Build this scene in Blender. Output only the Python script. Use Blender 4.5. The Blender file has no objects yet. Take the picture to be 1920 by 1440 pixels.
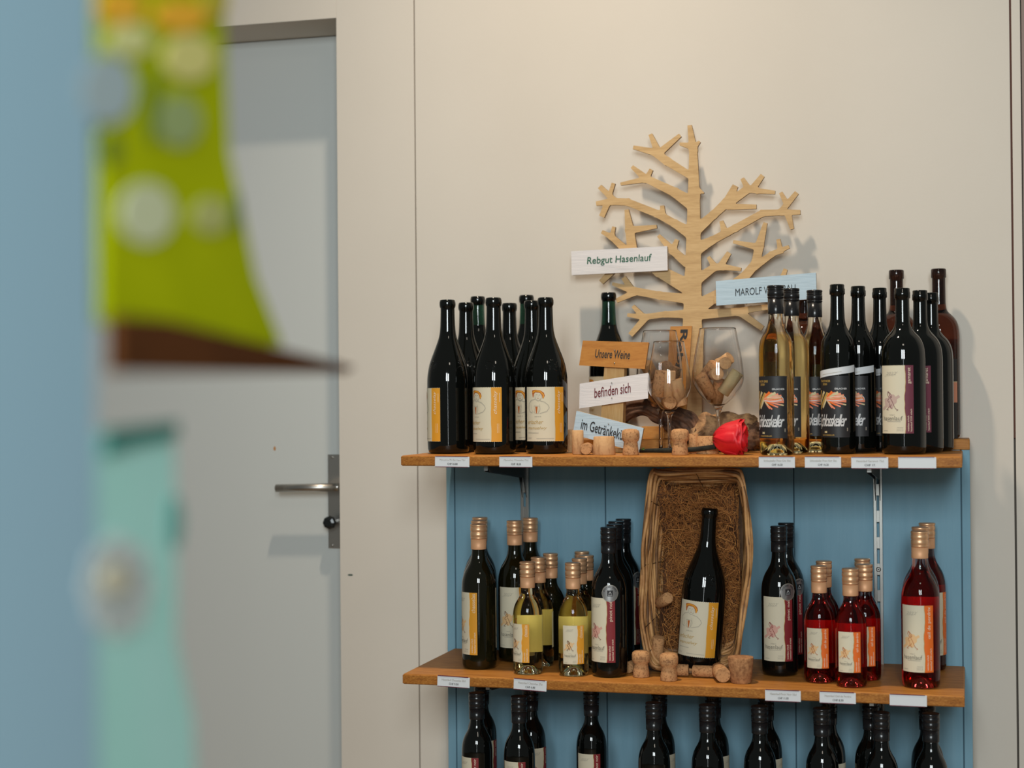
import bpy, math, random
import numpy as np
from mathutils import Vector, Matrix
from mathutils.geometry import tessellate_polygon
random.seed(7)
R_ = random.Random(11)
scene = bpy.context.scene
COL = scene.collection
Z0 = 1.10          # height of the upper shelf's top face above the floor

# ------------------------------------------------------------------ camera
F, CX, CY, CZ, YAW, PIT, ROL = 3050.1, 1.00809, -2.84096, 0.10637, 0.27239, 0.00806, -0.00824
FW = Vector((-math.sin(YAW)*math.cos(PIT), math.cos(YAW)*math.cos(PIT), math.sin(PIT)))
RT = Vector((math.cos(YAW), math.sin(YAW), 0)); UP = RT.cross(FW)
R2 = RT*math.cos(ROL)+UP*math.sin(ROL); U2 = -RT*math.sin(ROL)+UP*math.cos(ROL)
CAM = Vector((CX, CY, CZ+Z0))
cam_data = bpy.data.cameras.new('camera'); cam = bpy.data.objects.new('camera', cam_data); COL.objects.link(cam)
cam.matrix_world = Matrix(((R2.x, U2.x, -FW.x, CAM.x), (R2.y, U2.y, -FW.y, CAM.y), (R2.z, U2.z, -FW.z, CAM.z), (0, 0, 0, 1)))
cam_data.sensor_width = 36; cam_data.lens = F/1920*36
cam_data.clip_start = 0.05; cam_data.clip_end = 50
cam_data.dof.use_dof = True; cam_data.dof.focus_distance = 3.02; cam_data.dof.aperture_fstop = 2.8
scene.camera = cam
# ------------------------------------------------------------------ world, lights, exposure
scene.view_settings.view_transform = 'Standard'; scene.view_settings.look = 'None'
scene.view_settings.gamma = 1; scene.view_settings.use_curve_mapping = False
scene.view_settings.exposure = -0.06
w = bpy.data.worlds.new('world'); scene.world = w; w.use_nodes = True
bg = w.node_tree.nodes['Background']; bg.inputs[0].default_value = (0.93, 1.0, 0.96, 1); bg.inputs[1].default_value = 0.14

def area(name, loc, target, sx, sy, power, color, spread=180):
    l = bpy.data.lights.new(name, 'AREA'); l.shape = 'RECTANGLE'; l.size = sx; l.size_y = sy
    l.energy = power; l.color = color; l.spread = math.radians(spread)
    o = bpy.data.objects.new(name, l); COL.objects.link(o); o.location = loc
    o.rotation_euler = (Vector(target)-Vector(loc)).to_track_quat('-Z', 'Y').to_euler()
    return o
area('ceiling_spot_light', (0.20, -0.43, Z0+2.20), (0.36, -0.12, Z0), 0.09, 0.09, 12, (1.0, 0.83, 0.64), 92)
area('ceiling_spot_light', (1.05, -1.7, Z0+1.45), (0.7, 0.3, Z0), 0.25, 0.25, 2, (1.0, 0.90, 0.76))
area('window_light', (0.75, -3.9, Z0+0.95), (0.6, 0.3, Z0), 0.42, 0.95, 46, (0.90, 0.98, 1.0))
area('window_light', (1.45, -3.9, Z0+0.95), (0.6, 0.3, Z0), 0.42, 0.95, 46, (0.90, 0.98, 1.0))

area('glazed_door_light', (1.22, -4.0, Z0+0.05), (0.6, 0.3, Z0), 0.07, 2.0, 7, (0.92, 0.98, 1.0))

def at(u, v, Y):
    d = FW + R2*((u-960)/F) - U2*((v-720)/F); t = (Y-CY)/d.y
    return CAM + d*t
def atz(u, v, z):
    d = FW + R2*((u-960)/F) - U2*((v-720)/F); t = (z+Z0-CAM.z)/d.z
    return CAM + d*t

# ------------------------------------------------------------------ materials
def lin(c):
    return tuple(((x/255)/12.92 if x/255 <= 0.04045 else ((x/255+0.055)/1.055)**2.4) for x in c)
MATS = {}
def mat(name, color, rough=0.6, metal=0.0, trans=0.0, ior=1.45, spec=0.5, noise=None, bump=None, color2=None, coat=0.0, sss=None):
    """noise=(scale, (sx,sy,sz)) mixes color and color2; bump=(scale, strength, (sx,sy,sz))"""
    if name in MATS: return MATS[name]
    m = bpy.data.materials.new(name); m.use_nodes = True; nt = m.node_tree
    b = nt.nodes['Principled BSDF']
    b.inputs['Base Color'].default_value = (*color, 1); b.inputs['Roughness'].default_value = rough
    b.inputs['Metallic'].default_value = metal; b.inputs['Transmission Weight'].default_value = trans
    b.inputs['IOR'].default_value = ior; b.inputs['Specular IOR Level'].default_value = spec
    b.inputs['Coat Weight'].default_value = coat
    tc = None
    if noise or bump: tc = nt.nodes.new('ShaderNodeTexCoord')
    if noise:
        mp = nt.nodes.new('ShaderNodeMapping'); mp.inputs['Scale'].default_value = noise[1]
        n = nt.nodes.new('ShaderNodeTexNoise'); n.inputs['Scale'].default_value = noise[0]; n.inputs['Detail'].default_value = 6
        n.inputs['Roughness'].default_value = 0.65
        r = nt.nodes.new('ShaderNodeValToRGB')
        lo, hi = (noise[2], noise[3]) if len(noise) > 3 else (0.35, 0.65)
        r.color_ramp.elements[0].position = lo; r.color_ramp.elements[1].position = hi
        r.color_ramp.elements[0].color = (*color, 1); r.color_ramp.elements[1].color = (*color2, 1)
        nt.links.new(tc.outputs['Object'], mp.inputs[0]); nt.links.new(mp.outputs[0], n.inputs['Vector'])
        nt.links.new(n.outputs['Fac'], r.inputs[0]); nt.links.new(r.outputs[0], b.inputs['Base Color'])
    if bump:
        mp = nt.nodes.new('ShaderNodeMapping'); mp.inputs['Scale'].default_value = bump[2]
        n = nt.nodes.new('ShaderNodeTexNoise'); n.inputs['Scale'].default_value = bump[0]; n.inputs['Detail'].default_value = 5
        bp = nt.nodes.new('ShaderNodeBump'); bp.inputs['Strength'].default_value = bump[1]; bp.inputs['Distance'].default_value = 0.001
        nt.links.new(tc.outputs['Object'], mp.inputs[0]); nt.links.new(mp.outputs[0], n.inputs['Vector'])
        nt.links.new(n.outputs['Fac'], bp.inputs['Height']); nt.links.new(bp.outputs[0], b.inputs['Normal'])
    MATS[name] = m; return m
def wood(name, c1, c2, c3, along=(1, 9, 9), scale=9, rough=0.5, ring=0.35):
    if name in MATS: return MATS[name]
    m = bpy.data.materials.new(name); m.use_nodes = True; nt = m.node_tree; b = nt.nodes['Principled BSDF']
    tc = nt.nodes.new('ShaderNodeTexCoord'); mp = nt.nodes.new('ShaderNodeMapping'); mp.inputs['Scale'].default_value = along
    n1 = nt.nodes.new('ShaderNodeTexNoise'); n1.inputs['Scale'].default_value = scale; n1.inputs['Detail'].default_value = 8; n1.inputs['Roughness'].default_value = 0.7
    n2 = nt.nodes.new('ShaderNodeTexNoise'); n2.inputs['Scale'].default_value = scale*6; n2.inputs['Detail'].default_value = 4
    b.inputs['Specular IOR Level'].default_value = 0.22
    r = nt.nodes.new('ShaderNodeValToRGB'); e = r.color_ramp.elements
    e[0].position = 0.34; e[0].color = (*c1, 1); e[1].position = 0.66; e[1].color = (*c3, 1)
    k = e.new(0.5); k.color = (*c2, 1)
    mx = nt.nodes.new('ShaderNodeMix'); mx.data_type = 'FLOAT'; mx.inputs[0].default_value = ring
    nt.links.new(tc.outputs['Object'], mp.inputs[0]); nt.links.new(mp.outputs[0], n1.inputs['Vector']); nt.links.new(mp.outputs[0], n2.inputs['Vector'])
    nt.links.new(n1.outputs['Fac'], mx.inputs[2]); nt.links.new(n2.outputs['Fac'], mx.inputs[3]); nt.links.new(mx.outputs[0], r.inputs[0])
    nt.links.new(r.outputs[0], b.inputs['Base Color']); b.inputs['Roughness'].default_value = rough
    bp = nt.nodes.new('ShaderNodeBump'); bp.inputs['Strength'].default_value = 0.25; bp.inputs['Distance'].default_value = 0.001
    nt.links.new(mx.outputs[0], bp.inputs['Height']); nt.links.new(bp.outputs[0], b.inputs['Normal'])
    MATS[name] = m; return m

wall_m = mat('wall_paint', (0.63, 0.575, 0.50), 0.75, bump=(140, 0.12, (1, 1, 1)), noise=(2.0, (1, 1, 1)), color2=(0.65, 0.595, 0.52))
door_m = mat('door_paint', (0.60, 0.62, 0.60), 0.5)
gap_m = mat('dark_gap', (0.10, 0.085, 0.07), 0.9)
redgap_m = mat('brown_joint', (0.11, 0.045, 0.03), 0.8)
blue_m = mat('blue_paint', (0.185, 0.345, 0.44), 0.6, spec=0.2, noise=(6, (6, 6, 0.6)), color2=(0.21, 0.375, 0.47), bump=(30, 0.25, (8, 8, 0.6)))
oak_m = wood('oiled_oak', (0.24, 0.085, 0.014), (0.43, 0.17, 0.032), (0.57, 0.255, 0.058))
oakend_m = wood('oiled_oak_edge', (0.15, 0.045, 0.006), (0.34, 0.125, 0.02), (0.52, 0.24, 0.05), along=(2.5, 2, 10), scale=14, ring=0.5)
ply_m = wood('pale_plywood', (0.44, 0.27, 0.115), (0.56, 0.36, 0.165), (0.64, 0.43, 0.21), along=(1.5, 9, 14), scale=5)
warm_m = wood('varnished_wood', (0.40, 0.15, 0.03), (0.50, 0.21, 0.045), (0.56, 0.26, 0.06), along=(1.5, 6, 7), scale=6, rough=0.35)
post_m = wood('raw_pine', (0.50, 0.27, 0.09), (0.60, 0.36, 0.14), (0.66, 0.43, 0.2), along=(14, 9, 1), scale=7)
whitesign_m = mat('white_washed_wood', (0.62, 0.585, 0.58), 0.7, noise=(9, (1, 1, 9), 0.25, 0.5), color2=(0.72, 0.68, 0.67), bump=(30, .5, (1, 1, 9)))
bluesign_m = mat('pale_blue_washed_wood', (0.42, 0.53, 0.60), 0.7, noise=(9, (1, 1, 9), 0.3, 0.55), color2=(0.48, 0.60, 0.68), bump=(30, .5, (1, 1, 9)))
signedge_m = mat('worn_sign_edge', (0.48, 0.36, 0.22), 0.7)
black_ink = mat('black_ink', (0.015, 0.013, 0.012), 0.6)
red_ink = mat('maroon_ink', (0.14, 0.015, 0.02), 0.6)
green_ink = mat('green_ink', (0.01, 0.10, 0.045), 0.6)
steel_m = mat('brushed_steel', (0.50, 0.47, 0.43), 0.34, 1.0)
zinc_m = mat('zinc_steel', (0.36, 0.36, 0.34), 0.34, 1.0)
darkm_m = mat('dark_metal', (0.05, 0.055, 0.055), 0.4, 0.7)
cork_m = mat('cork', (0.20, 0.08, 0.028), 0.85, noise=(260, (1, 1, 1), 0.33, 0.5), color2=(0.52, 0.27, 0.115), bump=(240, 0.8, (1, 1, 1)))
corkp_m = mat('pale_cork', (0.38, 0.185, 0.075), 0.85, noise=(120, (1, 1, 0.3), 0.3, 0.5), color2=(0.60, 0.35, 0.165), bump=(200, 0.6, (1, 1, 1)))
corkw_m = mat('plastic_cork', (0.55, 0.44, 0.24), 0.6)
dark_glass = mat('dark_bottle_glass', (0.0025, 0.003, 0.0025), 0.045, spec=0.55)
burg_neck = mat('dark_green_neck_glass', (0.022, 0.09, 0.06), 0.03, trans=1.0, ior=1.45)
olive_glass = mat('olive_bottle_glass', (0.007, 0.0065, 0.002), 0.045, spec=0.55)
gold_glass = mat('golden_wine_glass', (0.98, 0.80, 0.36), 0.01, trans=1.0, ior=1.32)
gold_neck = mat('clear_neck_glass', (0.96, 0.91, 0.78), 0.01, trans=1.0, ior=1.30)
yel_glass = mat('pale_yellow_wine_glass', (0.90, 0.80, 0.46), 0.01, trans=1.0, ior=1.33)
rose_glass = mat('rose_wine_glass', (0.52, 0.028, 0.026), 0.01, trans=1.0, ior=1.33)
rose_neck = mat('rose_neck_glass', (0.62, 0.36, 0.34), 0.02, trans=1.0, ior=1.42)
brown_glass = mat('amber_bottle_glass', (0.20, 0.065, 0.035), 0.02, trans=1.0, ior=1.36)
clear_glass = mat('clear_crystal', (1.0, 1.0, 1.0), 0.0, trans=1.0, ior=1.45)
copper_m = mat('copper_screw_cap', (0.80, 0.47, 0.26), 0.36, 0.65)
sleeve_m = mat('copper_cap_sleeve', (0.74, 0.39, 0.20), 0.5, 0.2)
blackcap_m = mat('black_screw_cap', (0.012, 0.012, 0.013), 0.22)
paper_m = mat('cream_paper', (0.66, 0.60, 0.45), 0.7)
paper2_m = mat('ivory_paper', (0.63, 0.58, 0.45), 0.7)
white_m = mat('white_paper', (0.66, 0.68, 0.70), 0.55)
ylpaper_m = mat('pale_yellow_back_label', (0.78, 0.72, 0.46), 0.7)
redback_m = mat('red_back_label', (0.85, 0.55, 0.45), 0.7)
orange_p = mat('orange_print', (0.70, 0.31, 0.02), 0.6)
orange2_p = mat('deep_orange_print', (0.80, 0.15, 0.015), 0.6)
dred_p = mat('dark_red_print', (0.22, 0.015, 0.02), 0.6)
plum_p = mat('plum_print', (0.15, 0.028, 0.05), 0.6)
blush_p = mat('rose_wash_print', (0.64, 0.36, 0.29), 0.7)
peach_p = mat('peach_wash_print', (0.74, 0.48, 0.24), 0.7)
mauve_p = mat('mauve_wash_print', (0.52, 0.38, 0.33), 0.7)
brown_p = mat('brown_print', (0.16, 0.06, 0.025), 0.7)
grey_p = mat('grey_print', (0.27, 0.24, 0.19), 0.7)
lgrey_p = mat('light_grey_print', (0.42, 0.38, 0.30), 0.7)
goldtxt_p = mat('gold_print', (0.46, 0.29, 0.07), 0.5)
palegold_p = mat('pale_gold_print', (0.60, 0.50, 0.28), 0.5)
lpink_p = mat('pale_print', (0.80, 0.66, 0.50), 0.6)
hair_p = mat('auburn_print', (0.45, 0.13, 0.03), 0.7)
blk_p = mat('black_label_paper', (0.018, 0.018, 0.02), 0.5)
silver_p = mat('silver_print', (0.60, 0.60, 0.60), 0.4)
coral_p = mat('coral_print', (0.80, 0.24, 0.13), 0.5)
salmon_p = mat('salmon_paper', (0.62, 0.25, 0.15), 0.6)
medal_m = mat('silver_medal', (0.42, 0.42, 0.42), 0.3, 0.85)
maroon_m = mat('maroon_plastic', (0.13, 0.02, 0.035), 0.4)
root_m = mat('gnarled_root_bark', (0.035, 0.016, 0.010), 0.75, noise=(38, (1, 1, 1), 0.35, 0.7), color2=(0.22, 0.105, 0.055), bump=(90, 1.0, (1, 1, 1)))
root2_m = mat('split_root_wood', (0.14, 0.065, 0.03), 0.75, noise=(45, (1, 1, 1), 0.38, 0.6), color2=(0.46, 0.26, 0.12), bump=(90, 1.0, (1, 1, 1)))
petal_m = mat('red_rose_petal', (0.72, 0.012, 0.022), 0.5, noise=(30, (1, 1, 1)), color2=(0.60, 0.008, 0.016))
stem_m = mat('dark_rose_stem', (0.012, 0.013, 0.012), 0.6, spec=.2, noise=(60, (1, 1, 1)), color2=(0.03, 0.032, 0.025))
leaf_m = mat('green_sepal', (0.06, 0.14, 0.015), 0.5)
wick_m = mat('peeled_wicker', (0.36, 0.155, 0.05), 0.55, noise=(25, (1, 1, 1)), color2=(0.64, 0.35, 0.135))
wick2_m = mat('dark_wicker', (0.12, 0.055, 0.022), 0.6, noise=(25, (1, 1, 1)), color2=(0.26, 0.13, 0.055))
fibre_m = mat('coconut_fibre', (0.44, 0.165, 0.04), 0.7)
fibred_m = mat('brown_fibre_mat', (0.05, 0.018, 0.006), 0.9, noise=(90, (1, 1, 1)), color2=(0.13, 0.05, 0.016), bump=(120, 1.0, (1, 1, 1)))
wire_m = mat('dark_tie_wire', (0.03, 0.03, 0.03), 0.4, 0.8)
floor_m = wood('floor_boards', (0.20, 0.13, 0.08), (0.28, 0.19, 0.12), (0.33, 0.23, 0.15), along=(1, 8, 1), scale=3)

# ------------------------------------------------------------------ mesh helpers
class MB:
    def __init__(s): s.v = []; s.f = []; s.m = []; s.mats = []; s.sm = []
    def mi(s, m):
        if m not in s.mats: s.mats.append(m)
        return s.mats.index(m)
    def add(s, vs, fs, m, smooth=False):
        o = len(s.v); s.v += [tuple(v) for v in vs]; k = s.mi(m)
        for f in fs: s.f.append(tuple(i+o for i in f)); s.m.append(k); s.sm.append(smooth)
    def box(s, lo, hi, m, M=None):
        x0, y0, z0 = lo; x1, y1, z1 = hi
        vs = [(x0, y0, z0), (x1, y0, z0), (x1, y1, z0), (x0, y1, z0), (x0, y0, z1), (x1, y0, z1), (x1, y1, z1), (x0, y1, z1)]
        if M is not None: vs = [M @ Vector(v) for v in vs]
        s.add(vs, [(3, 2, 1, 0), (4, 5, 6, 7), (0, 1, 5, 4), (1, 2, 6, 5), (2, 3, 7, 6), (3, 0, 4, 7)], m)
    def quadbox(s, q, dy, m, medge=None):
        """q = four corners (bl, br, tr, tl) on a vertical plane, thickened by dy in +Y"""
        a = [Vector(p) for p in q]; b = [p+Vector((0, dy, 0)) for p in a]
        s.add(a+b, [(0, 1, 2, 3)], m); s.add(a+b, [(7, 6, 5, 4), (0, 4, 5, 1), (1, 5, 6, 2), (2, 6, 7, 3), (3, 7, 4, 0)], medge or m)
    def lathe(s, prof, m, seg=48, smooth=True, M=None, slots=None):
        """prof = [(r, z)] bottom to top; slots = function z -> material"""
        n = len(prof); vs = []
        for r, z in prof:
            for k in range(seg):
                a = 2*math.pi*k/seg; vs.append(Vector((r*math.cos(a), r*math.sin(a), z)))
        if M is not None: vs = [M @ v for v in vs]
        o = len(s.v); s.v += [tuple(v) for v in vs]
        for i in range(n-1):
            mm = slots((prof[i][1]+prof[i+1][1])/2) if slots else m
            k_ = s.mi(mm)
            for k in range(seg):
                k2 = (k+1) % seg
                s.f.append((o+i*seg+k, o+i*seg+k2, o+(i+1)*seg+k2, o+(i+1)*seg+k)); s.m.append(k_); s.sm.append(smooth)
        if prof[0][0] > 1e-5:
            s.f.append(tuple(o+k for k in reversed(range(seg)))); s.m.append(s.mi(slots(prof[0][1]) if slots else m)); s.sm.append(False)
        if prof[-1][0] > 1e-5:
            s.f.append(tuple(o+(n-1)*seg+k for k in range(seg))); s.m.append(s.mi(slots(prof[-1][1]) if slots else m)); s.sm.append(False)
    def tube(s, path, rad, m, seg=8, smooth=True, flute=None):
        P = [Vector(p) for p in path]; n = len(P)
        if not hasattr(rad, '__len__'): rad = [rad]*n
        T = [(P[min(i+1, n-1)]-P[max(i-1, 0)]).normalized() for i in range(n)]
        ref = Vector((0, 0, 1)) if abs(T[0].z) < 0.9 else Vector((1, 0, 0))
        N = (ref-T[0]*ref.dot(T[0])).normalized(); vs = []
        for i in range(n):
            N = (N-T[i]*N.dot(T[i])).normalized(); B = T[i].cross(N)
            for k in range(seg):
                a = 2*math.pi*k/seg; r = rad[i]
                if flute: r *= flute(i/(n-1), a)
                vs.append(P[i]+N*(math.cos(a)*r)+B*(math.sin(a)*r))
        fs = [(i*seg+k, i*seg+(k+1) % seg, (i+1)*seg+(k+1) % seg, (i+1)*seg+k) for i in range(n-1) for k in range(seg)]
        fs += [tuple(reversed(range(seg))), tuple((n-1)*seg+k for k in range(seg))]
        s.add(vs, fs, m, smooth)
    def prism(s, pts, dvec, m, medge=None):
        """pts: planar outline in 3D, extruded by dvec"""
        a = [Vector(p) for p in pts]; n = len(a); b = [p+Vector(dvec) for p in a]
        tri = tessellate_polygon([a])
        s.add(a+b, [tuple(t) for t in tri]+[tuple(i+n for i in reversed(t)) for t in tri], m)
        s.add(a+b, [(i, i+n, (i+1) % n+n, (i+1) % n) for i in range(n)], medge or m)
    def build(s, name, parent=None, bevel=0, origin=None):
        if origin is not None:
            ox, oy, oz = origin; vs = [(x-ox, y-oy, z-oz) for x, y, z in s.v]
        else: vs = s.v
        me = bpy.data.meshes.new(name); me.from_pydata(vs, [], s.f); me.update()
        for m in s.mats: me.materials.append(m)
        me.polygons.foreach_set('material_index', s.m); me.polygons.foreach_set('use_smooth', s.sm)
        o = bpy.data.objects.new(name, me); COL.objects.link(o)
        if origin is not None: o.location = origin
        if parent: o.parent = parent
        if bevel:
            b = o.modifiers.new('bevel', 'BEVEL'); b.width = bevel; b.segments = 2; b.limit_method = 'ANGLE'; b.harden_normals = False
        return o
def tag(o, label=None, cat=None, group=None, kind=None):
    if label: o['label'] = label
    if cat: o['category'] = cat
    if group: o['group'] = group
    if kind: o['kind'] = kind
    return o
def empty(name, loc, rz=0):
    o = bpy.data.objects.new(name, None); COL.objects.link(o); o.location = loc; o.rotation_euler = (0, 0, rz)
    o.empty_display_size = 0.02; return o
def copy_tree(o, parent=None):
    c = o.copy(); COL.objects.link(c); c.parent = parent
    for ch in list(o.children): copy_tree(ch, c)
    return c

# ------------------------------------------------------------------ lettering and print
TXT = {}
def textmesh(s, shear=0.0, bold=0.0, space=1.0):
    key = (s, shear, bold, space)
    if key in TXT: return TXT[key]
    cu = bpy.data.curves.new('text', 'FONT'); cu.body = s; cu.size = 1; cu.shear = shear; cu.offset = bold
    cu.space_character = space; cu.resolution_u = 3; cu.fill_mode = 'FRONT'
    ob = bpy.data.objects.new('text', cu); COL.objects.link(ob)
    bpy.context.view_layer.update()
    me = bpy.data.meshes.new_from_object(ob.evaluated_get(bpy.context.evaluated_depsgraph_get()))
    V = [(v.co.x, v.co.y) for v in me.vertices]; Fc = [tuple(p.vertices) for p in me.polygons]
    bpy.data.objects.remove(ob); bpy.data.curves.remove(cu); bpy.data.meshes.remove(me)
    x0 = min(v[0] for v in V); x1 = max(v[0] for v in V); y0 = min(v[1] for v in V); y1 = max(v[1] for v in V)
    V = [((x-x0)/(x1-x0), (y-y0)/(y1-y0)) for x, y in V]
    TXT[key] = (V, Fc, (x1-x0)/(y1-y0)); return TXT[key]
class Dec:
    """flat print in label coordinates; layer 0 is the paper"""
    def __init__(s): s.items = []
    def rect(s, x0, y0, x1, y1, m, l=0, nx=None, jag=0):
        nx = nx or max(1, int((x1-x0)/0.0028)); V = []; Fc = []
        for i in range(nx+1):
            x = x0+(x1-x0)*i/nx; j = jag*(1 if i % 2 else -1)
            V += [(x, y0+j), (x, y1+j)]
        Fc = [(2*i, 2*i+2, 2*i+3, 2*i+1) for i in range(nx)]
        s.items.append((V, Fc, m, l))
    def wavy(s, x0, y0, x1, y1, m, l=1, amp=0.0006, n=16):
        """strip whose left edge is torn"""
        V = []; Fc = []; rr = random.Random(3)
        for j in range(n+1):
            y = y0+(y1-y0)*j/n; xl = x0+rr.uniform(-amp, amp)+amp*1.5*math.sin(j*0.6)
            for i in range(5): V.append((xl+(x1-xl)*i/4, y))
        for j in range(n):
            for i in range(4): Fc.append((j*5+i, j*5+i+1, (j+1)*5+i+1, (j+1)*5+i))
        s.items.append((V, Fc, m, l))
    def text(s, t, x, y, w, h, m, l=2, vert=False, down=False, shear=0, bold=0, space=1.0):
        V, Fc, _ = textmesh(t, shear, bold, space)
        if down: V2 = [(x+h*0+vv*h, y+w*(1-uu)) for uu, vv in V]
        elif vert: V2 = [(x+h*(1-vv), y+w*uu) for uu, vv in V]
        else: V2 = [(x+w*uu, y+h*vv) for uu, vv in V]
        s.items.append((V2, Fc, m, l))
    def line(s, pts, wd, m, l=2):
        q = [pts[0]]
        for a, b in zip(pts, pts[1:]):
            k = max(1, int(math.hypot(b[0]-a[0], b[1]-a[1])/0.0016)); q += [(a[0]+(b[0]-a[0])*t/k, a[1]+(b[1]-a[1])*t/k) for t in range(1, k+1)]
        pts = q
        V = []; Fc = []; n = len(pts)
        for i in range(n):
            a = pts[max(0, i-1)]; b = pts[min(n-1, i+1)]; dx, dy = b[0]-a[0], b[1]-a[1]; L = math.hypot(dx, dy) or 1
            nx, ny = -dy/L*wd/2, dx/L*wd/2
            V += [(pts[i][0]+nx, pts[i][1]+ny), (pts[i][0]-nx, pts[i][1]-ny)]
        Fc = [(2*i, 2*i+1, 2*i+3, 2*i+2) for i in range(n-1)]
        s.items.append((V, Fc, m, l))
    def blob(s, pts, m, l=1, dx=0.0014):
        xs = [p[0] for p in pts]; x0, x1 = min(xs), max(xs); n = max(2, int((x1-x0)/dx)); V = []
        for i in range(n+1):
            x = x0+(x1-x0)*min(max(i/n, 0.004), 0.996); ys = []
            for k in range(len(pts)):
                a, b = pts[k], pts[(k+1) % len(pts)]
                if (a[0]-x)*(b[0]-x) <= 0 and a[0] != b[0]: ys.append(a[1]+(b[1]-a[1])*(x-a[0])/(b[0]-a[0]))
            if not ys: ys = [0, 0]
            V += [(x, min(ys)), (x, max(ys))]
        s.items.append((V, [(2*i, 2*i+2, 2*i+3, 2*i+1) for i in range(n)], m, l))
    def ell(s, cx, cy, rx, ry, m, l=1):
        s.blob([(cx+rx*math.cos(a*math.pi/12), cy+ry*math.sin(a*math.pi/12)) for a in range(24)], m, l, dx=max(rx/6, .0008))
    def wrap(s, R, zb, mb, ang=0.0):
        for V, Fc, m, l in s.items:
            r = R+0.00018+0.00012*l
            mb.add([(r*math.sin(x/R+ang), -r*math.cos(x/R+ang), zb+y) for x, y in V], Fc, m, True)
    def plane(s, P, ex, ey, mb, nrm=(0, -1, 0), eps=0.0002):
        P = Vector(P); ex = Vector(ex); ey = Vector(ey); nr = Vector(nrm)
        for V, Fc, m, l in s.items:
            mb.add([P+ex*x+ey*y+nr*(eps*(l+1)) for x, y in V], Fc, m)

def hare(d, cx, cy, s, m):
    s *= 1.18
    """the leaping hare drawn with a few brush lines"""
    L = lambda p, w=0.0009: d.line([(cx+x*s, cy+y*s) for x, y in p], w, m, 3)
    L([(-.25, 1), (-.35, .75), (-.2, .5), (0, .35), (.15, .5), (.05, .75), (-.25, 1)])
    L([(-.25, 1), (-.1, .7), (.05, .45)])
    L([(-.15, .35), (-.3, .15), (-.2, 0), (-.05, .05)])
    L([(.05, .3), (.2, .05), (.35, -.3), (.5, -.6), (.75, -.72), (.6, -.8)])
    L([(-.1, -.1), (-.05, -.35), (-.25, -.55), (-.45, -.7), (-.2, -.72)])
    L([(.1, -.2), (.0, -.45), (.15, -.6)])
def splash(d, cx, cy, s, m):
    rr = random.Random(5); pts = []
    for k in range(18):
        a = 2*math.pi*k/18; r = s*(0.48+0.42*rr.random())
        pts.append((cx+r*math.cos(a)*0.95, cy+r*math.sin(a)))
    d.blob(pts, m, 1)
    d.line([(cx-s*1.05, cy-s*.75), (cx, cy), (cx+s*.95, cy+s*.62)], s*0.28, m, 1)
def label_hasen(w, h, stripe, wash, ink, name, sf=0.26, small=False):
    d = Dec(); d.rect(-w/2, 0, w/2, h, paper_m, 0)
    xs = w/2-w*sf
    d.wavy(xs-0.0008, 0, xs+0.002, h, goldtxt_p if stripe != orange_p else lpink_p, 1)
    d.wavy(xs, 0, w/2, h, stripe, 2)
    cx = -w/2+(w*(1-sf))*0.45; sw = w*(1-sf)
    splash(d, cx, h*0.46, sw*0.36, wash); hare(d, cx, h*0.46, sw*0.33, ink)
    # the year in outlined figures over a thin hare line
    d.text('2022', cx-sw*.18, h*.86, sw*.42, h*.045, lgrey_p, 2, shear=.3)
    d.line([(cx-sw*.25, h*.845), (cx, h*.855), (cx+sw*.1, h*.85), (cx+sw*.3, h*.91)], 0.0004, lgrey_p)
    d.text('rebgut', cx-sw*.05, h*.262, sw*.22, h*.02, grey_p)
    d.text('hasenlauf', cx-sw*.33, h*.190, sw*.78, h*.066, mat('dark_grey_print', (0.13, 0.115, 0.09), .7), 2)
    d.line([(cx-sw*.15, h*.175), (cx+sw*.38, h*.175)], h*.008, lgrey_p)
    d.line([(-w/2+sw*.1, h*.04), (-w/2+sw*.32, h*.04)], h*.008, lgrey_p)
    d.text('2022', xs-sw*.32, h*.035, sw*.24, h*.03, lgrey_p); d.line([(xs-sw*.3, h*.085), (xs-sw*.08, h*.085)], h*.008, lgrey_p)
    sw2 = w*sf
    d.text(name, xs+sw2*.30, h*(.98-.034*len(name)-.012*(len(name) < 9)), h*(.034*len(name)), sw2*.46, lpink_p, 3, vert=True)
    d.text('weinbau erlach', xs+sw2*.22, h*.03, h*.23, sw2*.2, lpink_p, 3, vert=True, bold=0.01)
    d.text('hasenlauf 3235 erlach', xs+sw2*.58, h*.03, h*.33, sw2*.2, lpink_p, 3, vert=True, bold=0.01)
    return d
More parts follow.
